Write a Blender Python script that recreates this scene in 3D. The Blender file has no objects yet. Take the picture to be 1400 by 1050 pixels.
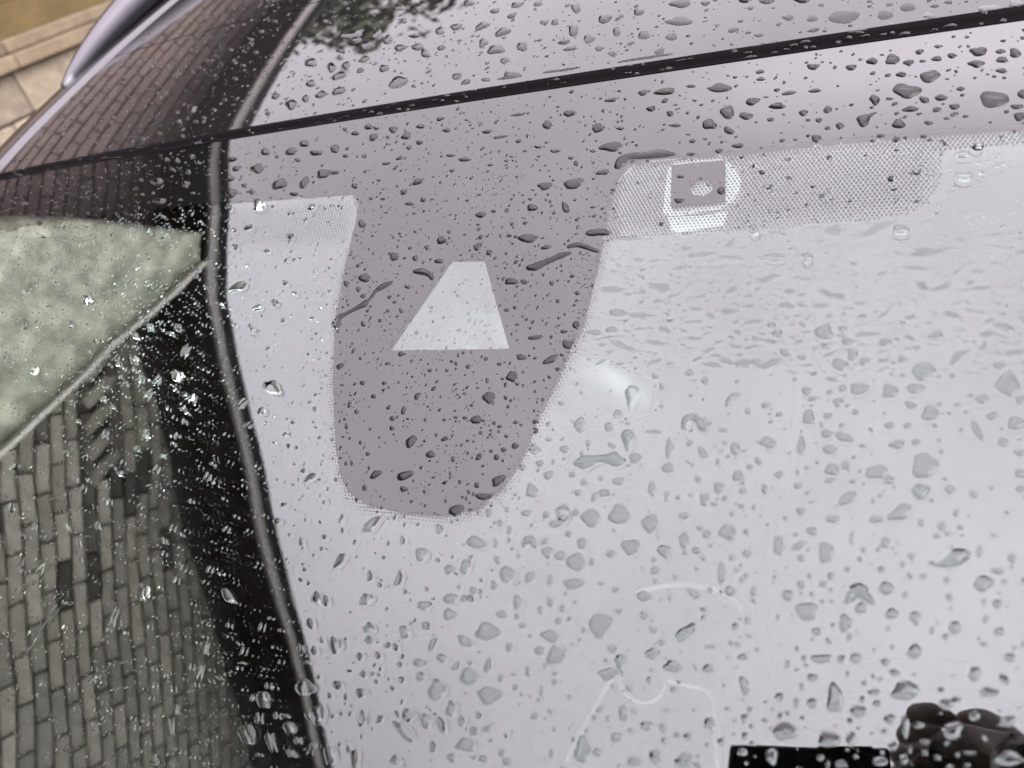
import bpy, bmesh, math, random
import numpy as np
from mathutils import Vector, Matrix, noise
from mathutils.geometry import delaunay_2d_cdt
random.seed(7)
S = bpy.context.scene
COL = S.collection

# ------------------------------------------------------------ camera
CAM = Vector((0.25618, -0.33716, 1.59311))
RIGHT = Vector((0.908143, 0.339543, -0.244923))
UPV = Vector((-0.019119, 0.618040, 0.785914))
FWD = Vector((-0.418224, 0.709040, -0.567760))
cd = bpy.data.cameras.new('camera')
cam = bpy.data.objects.new('camera', cd)
COL.objects.link(cam)
mw = Matrix.Identity(4)
for i in range(3):
    mw[i][0] = RIGHT[i]; mw[i][1] = UPV[i]; mw[i][2] = -FWD[i]; mw[i][3] = CAM[i]
cam.matrix_world = mw
cd.sensor_width = 36.0
cd.lens = 27.0
cd.clip_start = 0.01
cd.clip_end = 600.0
cd.dof.use_dof = True
cd.dof.focus_distance = 0.56
cd.dof.aperture_fstop = 6.5
S.camera = cam

# ------------------------------------------------------------ overcast sky and soft sun
SUN_EL, SUN_ROT = 30.0, 126.0
W = bpy.data.worlds.new('World')
S.world = W
W.use_nodes = True
nt = W.node_tree
nt.nodes.clear()
def wn(t, **k):
    n = nt.nodes.new(t)
    for a, b in k.items():
        setattr(n, a, b)
    return n
wout = wn('ShaderNodeOutputWorld')
bg = wn('ShaderNodeBackground')
bg.inputs['Strength'].default_value = 0.1
sky = wn('ShaderNodeTexSky', sky_type='NISHITA', sun_disc=False)
sky.sun_elevation = math.radians(SUN_EL)
sky.sun_rotation = math.radians(SUN_ROT)
hsv = wn('ShaderNodeHueSaturation')
hsv.inputs['Saturation'].default_value = 0.25
nt.links.new(sky.outputs[0], hsv.inputs['Color'])
tc = wn('ShaderNodeTexCoord')
sep = wn('ShaderNodeSeparateXYZ')
nt.links.new(tc.outputs['Generated'], sep.inputs[0])
ramp = wn('ShaderNodeMapRange')            # overcast: the zenith about three times the horizon
ramp.inputs['From Min'].default_value = 0.0
ramp.inputs['From Max'].default_value = 1.0
ramp.inputs['To Min'].default_value = 0.5
ramp.inputs['To Max'].default_value = 10.5
zz = wn('ShaderNodeMath', operation='MAXIMUM'); zz.inputs[1].default_value = 0.0
nt.links.new(sep.outputs['Z'], zz.inputs[0])
zp = wn('ShaderNodeMath', operation='POWER'); zp.inputs[1].default_value = 1.5
nt.links.new(zz.outputs[0], zp.inputs[0])
nt.links.new(zp.outputs[0], ramp.inputs['Value'])
# a long thin gap in the cloud nearly overhead, and the lighter side of the sky away from the house
def m2(op, a, b):
    n = wn('ShaderNodeMath', operation=op)
    for k, q in enumerate((a, b)):
        if q is None: continue
        if isinstance(q, (int, float)): n.inputs[k].default_value = q
        else: nt.links.new(q, n.inputs[k])
    return n.outputs[0]
nv = wn('ShaderNodeVectorMath', operation='NORMALIZE')
nt.links.new(tc.outputs['Generated'], nv.inputs[0])
ns = wn('ShaderNodeSeparateXYZ')
nt.links.new(nv.outputs[0], ns.inputs[0])
ga = m2('DIVIDE', m2('SUBTRACT', ns.outputs['Y'], 0.315), 0.078)
gb = m2('DIVIDE', m2('SUBTRACT', ns.outputs['X'], 0.12), 0.30)
gg = m2('MULTIPLY', m2('ADD', m2('MULTIPLY', ga, ga), m2('MULTIPLY', gb, gb)), -1.0)
gz = m2('MULTIPLY', m2('EXPONENT', gg, None), m2('MAXIMUM', ns.outputs['Z'], 0.0))
brr = wn('ShaderNodeMath', operation='ADD')
nt.links.new(gz, brr.inputs[0]); brr.inputs[1].default_value = 1.0
sx = wn('ShaderNodeMapRange')
sx.inputs['From Min'].default_value = -0.5; sx.inputs['From Max'].default_value = 0.4
sx.inputs['To Min'].default_value = 0.95; sx.inputs['To Max'].default_value = 1.03
nt.links.new(sep.outputs['X'], sx.inputs['Value'])
brm = wn('ShaderNodeMath', operation='MULTIPLY')
sy = wn('ShaderNodeMapRange', interpolation_type='SMOOTHSTEP')
sy.inputs['From Min'].default_value = -0.5; sy.inputs['From Max'].default_value = 0.1
sy.inputs['To Min'].default_value = 1.16; sy.inputs['To Max'].default_value = 1.0
nt.links.new(ns.outputs['Y'], sy.inputs['Value'])
nt.links.new(m2('MULTIPLY', brr.outputs[0], sy.outputs[0]), brm.inputs[0]); nt.links.new(sx.outputs[0], brm.inputs[1])
cl = wn('ShaderNodeTexNoise')
cl.inputs['Scale'].default_value = 1.7
cl.inputs['Detail'].default_value = 5.0
cl.inputs['Roughness'].default_value = 0.55
nt.links.new(tc.outputs['Generated'], cl.inputs['Vector'])
clr = wn('ShaderNodeMapRange')
clr.inputs['From Min'].default_value = 0.3
clr.inputs['From Max'].default_value = 0.7
clr.inputs['To Min'].default_value = 0.84
clr.inputs['To Max'].default_value = 1.16
nt.links.new(cl.outputs['Fac'], clr.inputs['Value'])
mul = wn('ShaderNodeMath', operation='MULTIPLY')
nt.links.new(ramp.outputs[0], mul.inputs[0])
nt.links.new(clr.outputs[0], mul.inputs[1])
tint = wn('ShaderNodeVectorMath', operation='SCALE')
tint.inputs[0].default_value = (1.0, 0.91, 1.0)
mul2 = wn('ShaderNodeMath', operation='MULTIPLY')
nt.links.new(mul.outputs[0], mul2.inputs[0]); nt.links.new(brm.outputs[0], mul2.inputs[1])
nt.links.new(mul2.outputs[0], tint.inputs['Scale'])
mix = wn('ShaderNodeMixRGB')
mix.inputs['Fac'].default_value = 0.9
nt.links.new(hsv.outputs[0], mix.inputs[1])
nt.links.new(tint.outputs[0], mix.inputs[2])
nt.links.new(mix.outputs[0], bg.inputs['Color'])
nt.links.new(bg.outputs[0], wout.inputs['Surface'])

sl = bpy.data.lights.new('sun', 'SUN')
sl.energy = 0.8
sl.angle = math.radians(60)
sl.color = (1.0, 0.96, 0.9)
sun = bpy.data.objects.new('sun', sl)
COL.objects.link(sun)
el, az = math.radians(SUN_EL), math.radians(SUN_ROT)
sdir = Vector((math.sin(az) * math.cos(el), math.cos(az) * math.cos(el), math.sin(el)))
sun.rotation_euler = sdir.to_track_quat('Z', 'Y').to_euler()

S.view_settings.view_transform = 'Standard'
S.view_settings.look = 'None'
S.view_settings.gamma = 1.0
S.view_settings.use_curve_mapping = False
S.view_settings.exposure = 3.04
S.cycles.max_bounces = 14
S.cycles.transmission_bounces = 14
S.cycles.glossy_bounces = 8
S.cycles.transparent_max_bounces = 12
S.cycles.diffuse_bounces = 3
S.cycles.sample_clamp_indirect = 8.0
S.cycles.blur_glossy = 0.2
S.cycles.use_adaptive_sampling = False
S.cycles.use_denoising = True
try:
    S.cycles.denoiser = 'OPENIMAGEDENOISE'
    S.cycles.denoising_prefilter = 'ACCURATE'
except Exception:
    pass

# ------------------------------------------------------------ materials
def mat(name, col, rough=0.6, metal=0.0, spec=0.5, nscale=0, namp=0.0, bump=0.0, bscale=60, coat=0.0, col2=None, two=0.5):
    m = bpy.data.materials.new(name)
    m.use_nodes = True
    t = m.node_tree
    b = t.nodes['Principled BSDF']
    b.inputs['Roughness'].default_value = rough
    b.inputs['Metallic'].default_value = metal
    b.inputs['Specular IOR Level'].default_value = spec
    b.inputs['Coat Weight'].default_value = coat
    b.inputs['Base Color'].default_value = (*col, 1)
    co = t.nodes.new('ShaderNodeTexCoord')
    if nscale:
        n = t.nodes.new('ShaderNodeTexNoise')
        n.inputs['Scale'].default_value = nscale
        n.inputs['Detail'].default_value = 6
        n.inputs['Roughness'].default_value = 0.65
        t.links.new(co.outputs['Object'], n.inputs['Vector'])
        r = t.nodes.new('ShaderNodeValToRGB')
        r.color_ramp.elements[0].position = 0.5 - 0.25
        r.color_ramp.elements[1].position = 0.5 + 0.25
        lo = tuple(max(0, c * (1 - namp)) for c in col)
        hi = col2 if col2 else tuple(min(1, c * (1 + namp)) for c in col)
        r.color_ramp.elements[0].color = (*lo, 1)
        r.color_ramp.elements[1].color = (*hi, 1)
        t.links.new(n.outputs['Fac'], r.inputs['Fac'])
        # a slow shade from piece to piece
        oi = t.nodes.new('ShaderNodeObjectInfo')
        mr = t.nodes.new('ShaderNodeMapRange')
        mr.inputs['To Min'].default_value = 1 - namp * .8
        mr.inputs['To Max'].default_value = 1 + namp * .8
        t.links.new(oi.outputs['Random'], mr.inputs['Value'])
        vm = t.nodes.new('ShaderNodeVectorMath'); vm.operation = 'SCALE'
        t.links.new(r.outputs['Color'], vm.inputs[0])
        t.links.new(mr.outputs[0], vm.inputs['Scale'])
        t.links.new(vm.outputs[0], b.inputs['Base Color'])
    if bump:
        n2 = t.nodes.new('ShaderNodeTexNoise')
        n2.inputs['Scale'].default_value = bscale
        n2.inputs['Detail'].default_value = 5
        t.links.new(co.outputs['Object'], n2.inputs['Vector'])
        bp = t.nodes.new('ShaderNodeBump')
        bp.inputs['Strength'].default_value = bump
        bp.inputs['Distance'].default_value = 0.01
        t.links.new(n2.outputs['Fac'], bp.inputs['Height'])
        t.links.new(bp.outputs['Normal'], b.inputs['Normal'])
    return m

def glassmat(name, ior, tint=(1, 1, 1)):
    m = bpy.data.materials.new(name)
    m.use_nodes = True
    t = m.node_tree
    t.nodes.clear()
    o = t.nodes.new('ShaderNodeOutputMaterial')
    g = t.nodes.new('ShaderNodeBsdfGlass')
    g.inputs['IOR'].default_value = ior
    g.inputs['Roughness'].default_value = 0.0
    g.inputs['Color'].default_value = (*tint, 1)
    t.links.new(g.outputs[0], o.inputs['Surface'])
    return m

M_GLASS = glassmat('windscreen_glass', 1.52)
M_GLASSIN = glassmat('windscreen_glass_inside', 1.52, (0.86, 1.0, 0.95))
M_PRINTED = mat('glass_over_black_print', (0.003, 0.003, 0.003), 0.0)
M_PRINTED.node_tree.nodes['Principled BSDF'].inputs['IOR'].default_value = 1.52
M_ROOFGLASS = mat('black_roof_glass', (0.005, 0.005, 0.005), 0.0)
M_ROOFGLASS.node_tree.nodes['Principled BSDF'].inputs['IOR'].default_value = 1.52
M_WATER = glassmat('rain_water', 1.333)
M_FRIT = mat('frit_enamel', (0.003, 0.003, 0.003), 0.9, spec=0.0)
M_RUBBER = mat('rubber', (0.0025, 0.002, 0.0025), 0.75, spec=.03, nscale=30, namp=.3)
M_SILVER = mat('dark_grey_paint', (0.018, 0.017, 0.02), 0.12, nscale=900, namp=.12)
M_CHROME = mat('satin_rail', (0.075, 0.073, 0.08), 0.28, metal=1.0, nscale=40, namp=.06)
M_BLACKTRIM = mat('black_plastic', (0.012, 0.012, 0.013), 0.5, nscale=200, namp=.2)
M_DARKGLASS = mat('dark_window', (0.008, 0.009, 0.01), 0.03)
M_INTERIOR = mat('dark_interior', (0.0022, 0.0022, 0.0024), 0.9, spec=.03, nscale=80, namp=.2)
M_SEAT = mat('seat_fabric', (0.004, 0.004, 0.0045), 0.9, spec=.04, nscale=120, namp=.3)
M_PALE = mat('pale_trim', (0.046, 0.046, 0.049), 0.35, nscale=50, namp=.1)
M_MIRROR = mat('mirror_shell', (0.0055, 0.006, 0.0065), 0.5, nscale=40, namp=.1)
M_WHITEPL = mat('white_plastic', (0.095, 0.082, 0.087), 0.4, nscale=80, namp=.04)
M_SHROUD = mat('grey_shroud', (0.022, 0.025, 0.027), 0.6, nscale=40, namp=.12)
M_TYRE = mat('tyre_rubber', (0.02, 0.02, 0.02), 0.8, nscale=30, namp=.3)
M_BRICK = mat('grey_brown_brick', (0.385, 0.36, 0.315), 0.85, nscale=14, namp=.32, bump=.5, bscale=70)
M_BRICKM = mat('mauve_brick', (0.26, 0.20, 0.19), 0.85, nscale=14, namp=.2, bump=.5, bscale=70)
M_DARKBRICK = mat('dark_brick', (0.10, 0.09, 0.08), 0.85, nscale=14, namp=.4, bump=.5, bscale=70)
M_MORTARM = mat('mauve_mortar', (0.18, 0.135, 0.13), 0.95, nscale=20, namp=.3)
M_MORTAR = mat('dark_mortar', (0.035, 0.03, 0.028), 0.95, nscale=20, namp=.3)
M_STONE = mat('sandstone', (0.19, 0.155, 0.115), 0.85, nscale=12, namp=.38, bump=1.0, bscale=22)
M_LEDGE = mat('ledge_stone', (0.12, 0.09, 0.058), 0.8, nscale=9, namp=.3, bump=.5, bscale=30)
M_OCHRE = mat('ochre_render', (0.075, 0.05, 0.016), 0.9, nscale=6, namp=.3, bump=.5, bscale=40)
M_ROUGH = mat('roughcast', (0.42, 0.425, 0.345), 0.95, nscale=11, namp=.7, bump=1.0, bscale=35)
M_COPING = mat('pale_coping', (0.88, 0.87, 0.80), 0.7, nscale=12, namp=.12)
M_BOARD = mat('grey_barge_board', (0.58, 0.54, 0.55), 0.6, nscale=12, namp=.15)
M_EAVESHADE = mat('eave_shade_brown', (0.055, 0.043, 0.041), 0.8, nscale=9, namp=.3)
M_SOFFIT = mat('dark_soffit', (0.06, 0.046, 0.045), 0.8, nscale=9, namp=.2)
M_ROOF = mat('slate', (0.035, 0.035, 0.04), 0.6, nscale=6, namp=.3)
M_GROUND = mat('wet_paving', (0.06, 0.058, 0.055), 0.35, nscale=9, namp=.35, bump=.4, bscale=20)
M_BARK = mat('bark', (0.06, 0.05, 0.04), 0.9, nscale=14, namp=.4, bump=.6, bscale=30)
M_LEAF = mat('leaf', (0.05, 0.058, 0.03), 0.55, nscale=3, namp=.5)
M_SKIN = mat('skin', (0.20, 0.125, 0.10), 0.5, nscale=25, namp=.1)
M_LIPS = mat('lips', (0.20, 0.085, 0.075), 0.5, nscale=40, namp=.1)
M_JACKET = mat('brown_jacket', (0.05, 0.034, 0.036), 0.85, nscale=60, namp=.3, bump=.3, bscale=90)
M_JEANS = mat('dark_trousers', (0.03, 0.035, 0.05), 0.9, nscale=90, namp=.3)
M_HAIR = mat('dark_hair', (0.018, 0.014, 0.012), 0.6, nscale=60, namp=.4)
M_PHONE = mat('black_phone', (0.008, 0.009, 0.012), 0.2, nscale=50, namp=.1)
M_EYE = mat('eye_white', (0.7, 0.7, 0.7), 0.3, nscale=20, namp=.03)
M_LENS = mat('lens_glass', (0.004, 0.004, 0.006), 0.05)
M_RED = mat('lamp_red', (0.3, 0.01, 0.01), 0.15, nscale=20, namp=.1)
M_LAMP = mat('lamp_clear', (0.6, 0.6, 0.62), 0.12, nscale=20, namp=.05)

# ------------------------------------------------------------ mesh helpers
def link(name, me, m=None, parent=None):
    o = bpy.data.objects.new(name, me)
    COL.objects.link(o)
    if m is not None and me is not None:
        for x in (m if isinstance(m, (list, tuple)) else [m]):
            me.materials.append(x)
    if parent is not None:
        o.parent = parent
    return o

def pmesh(name, v, f, m=None, parent=None, smooth=False, normals=None):
    me = bpy.data.meshes.new(name)
    me.from_pydata([tuple(p) for p in v], [], f)
    if smooth:
        me.polygons.foreach_set('use_smooth', [True] * len(me.polygons))
    me.update()
    if normals is not None:
        me.normals_split_custom_set_from_vertices([tuple(x) for x in normals])
    return link(name, me, m, parent)

def thing(name, label, cat, loc=(0, 0, 0), group=None):
    o = bpy.data.objects.new(name, None)
    COL.objects.link(o)
    o.location = loc
    o.empty_display_size = .1
    o['label'] = label
    o['category'] = cat
    if group: o['group'] = group
    return o

def tag(o, label, cat, group=None):
    o['label'] = label; o['category'] = cat
    if group: o['group'] = group
    return o

class MB:
    def __init__(s): s.v = []; s.f = []
    def box(s, lo, hi, bev=0.0):
        b = len(s.v)
        x0, y0, z0 = lo; x1, y1, z1 = hi
        if bev <= 0:
            s.v += [(x0,y0,z0),(x1,y0,z0),(x1,y1,z0),(x0,y1,z0),(x0,y0,z1),(x1,y0,z1),(x1,y1,z1),(x0,y1,z1)]
            s.f += [tuple(b+i for i in q) for q in ((0,3,2,1),(4,5,6,7),(0,1,5,4),(1,2,6,5),(2,3,7,6),(3,0,4,7))]
        else:
            bm = bmesh.new()
            bmesh.ops.create_cube(bm, size=1)
            for q in bm.verts:
                q.co = Vector(((x0+x1)/2+q.co.x*(x1-x0), (y0+y1)/2+q.co.y*(y1-y0), (z0+z1)/2+q.co.z*(z1-z0)))
            bmesh.ops.bevel(bm, geom=list(bm.edges), offset=bev, segments=2, affect='EDGES', profile=.5)
            bm.verts.index_update()
            s.v += [tuple(q.co) for q in bm.verts]
            s.f += [tuple(b+q.index for q in p.verts) for p in bm.faces]
            bm.free()
        return s
    def tube(s, pts, r, n=8, cap=True):
        pts = [Vector(p) for p in pts]
        rs = r if isinstance(r, (list, tuple)) else [r] * len(pts)
        b = len(s.v)
        up = Vector((0, 0, 1))
        for i, p in enumerate(pts):
            t = (pts[min(i+1, len(pts)-1)] - pts[max(i-1, 0)]).normalized()
            a = t.cross(up if abs(t.z) < .95 else Vector((1, 0, 0))).normalized()
            c = a.cross(t)
            for k in range(n):
                q = 2*math.pi*k/n
                s.v.append(tuple(p + (a*math.cos(q) + c*math.sin(q))*rs[i]))
        for i in range(len(pts)-1):
            for k in range(n):
                k2 = (k+1) % n
                s.f.append((b+i*n+k, b+i*n+k2, b+(i+1)*n+k2, b+(i+1)*n+k))
        if cap:
            s.f.append(tuple(b+k for k in range(n))[::-1])
            e = b+(len(pts)-1)*n
            s.f.append(tuple(e+k for k in range(n)))
        return s
    def build(s, name, m, parent=None, smooth=False):
        o = pmesh(name, s.v, s.f, m, parent, smooth)
        bm = bmesh.new(); bm.from_mesh(o.data)
        bmesh.ops.recalc_face_normals(bm, faces=bm.faces)
        bm.to_mesh(o.data); bm.free()
        return o

def loft(rings, closed=True, caps=True):
    v = []; f = []
    n = len(rings[0])
    for r in rings: v += [tuple(p) for p in r]
    for i in range(len(rings)-1):
        for k in range(n if closed else n-1):
            k2 = (k+1) % n
            f.append((i*n+k, i*n+k2, (i+1)*n+k2, (i+1)*n+k))
    if caps and closed:
        f.append(tuple(range(n))[::-1])
        f.append(tuple((len(rings)-1)*n+k for k in range(n)))
    return v, f

# ------------------------------------------------------------ the glass surfaces of the car (metres, car axis along +y, front at -y)
TH = math.radians(28.0); AL = math.radians(15.5)
NW = Vector((0, -math.sin(TH), math.cos(TH))); EV = Vector((0, math.cos(TH), math.sin(TH)))
NR = Vector((0, -math.sin(AL), math.cos(AL))); ER = Vector((0, math.cos(AL), math.sin(AL)))
P0 = Vector((0, 0, 1.30))
VS, GAP, RX, RV, RR = 0.2715, 0.017, 24.0, 20.0, 6.0
def crown(u): return u*u/(2*RX) + (abs(u)/.66)**8*0.002
S0 = P0 + EV*VS - NW*(VS*VS/(2*RV))
def wind(u, v): return P0 + Vector((u, 0, 0)) + EV*v - NW*(v*v/(2*RV) + crown(u))
def roof(u, w): return S0 + Vector((u, 0, 0)) + ER*(w+GAP) - NR*(w*w/(2*RR)) - NW*crown(u)
def nrm(fn, u, v):
    e = 1e-4
    return (fn(u+e, v)-fn(u-e, v)).cross(fn(u, v+e)-fn(u, v-e)).normalized()

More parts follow.
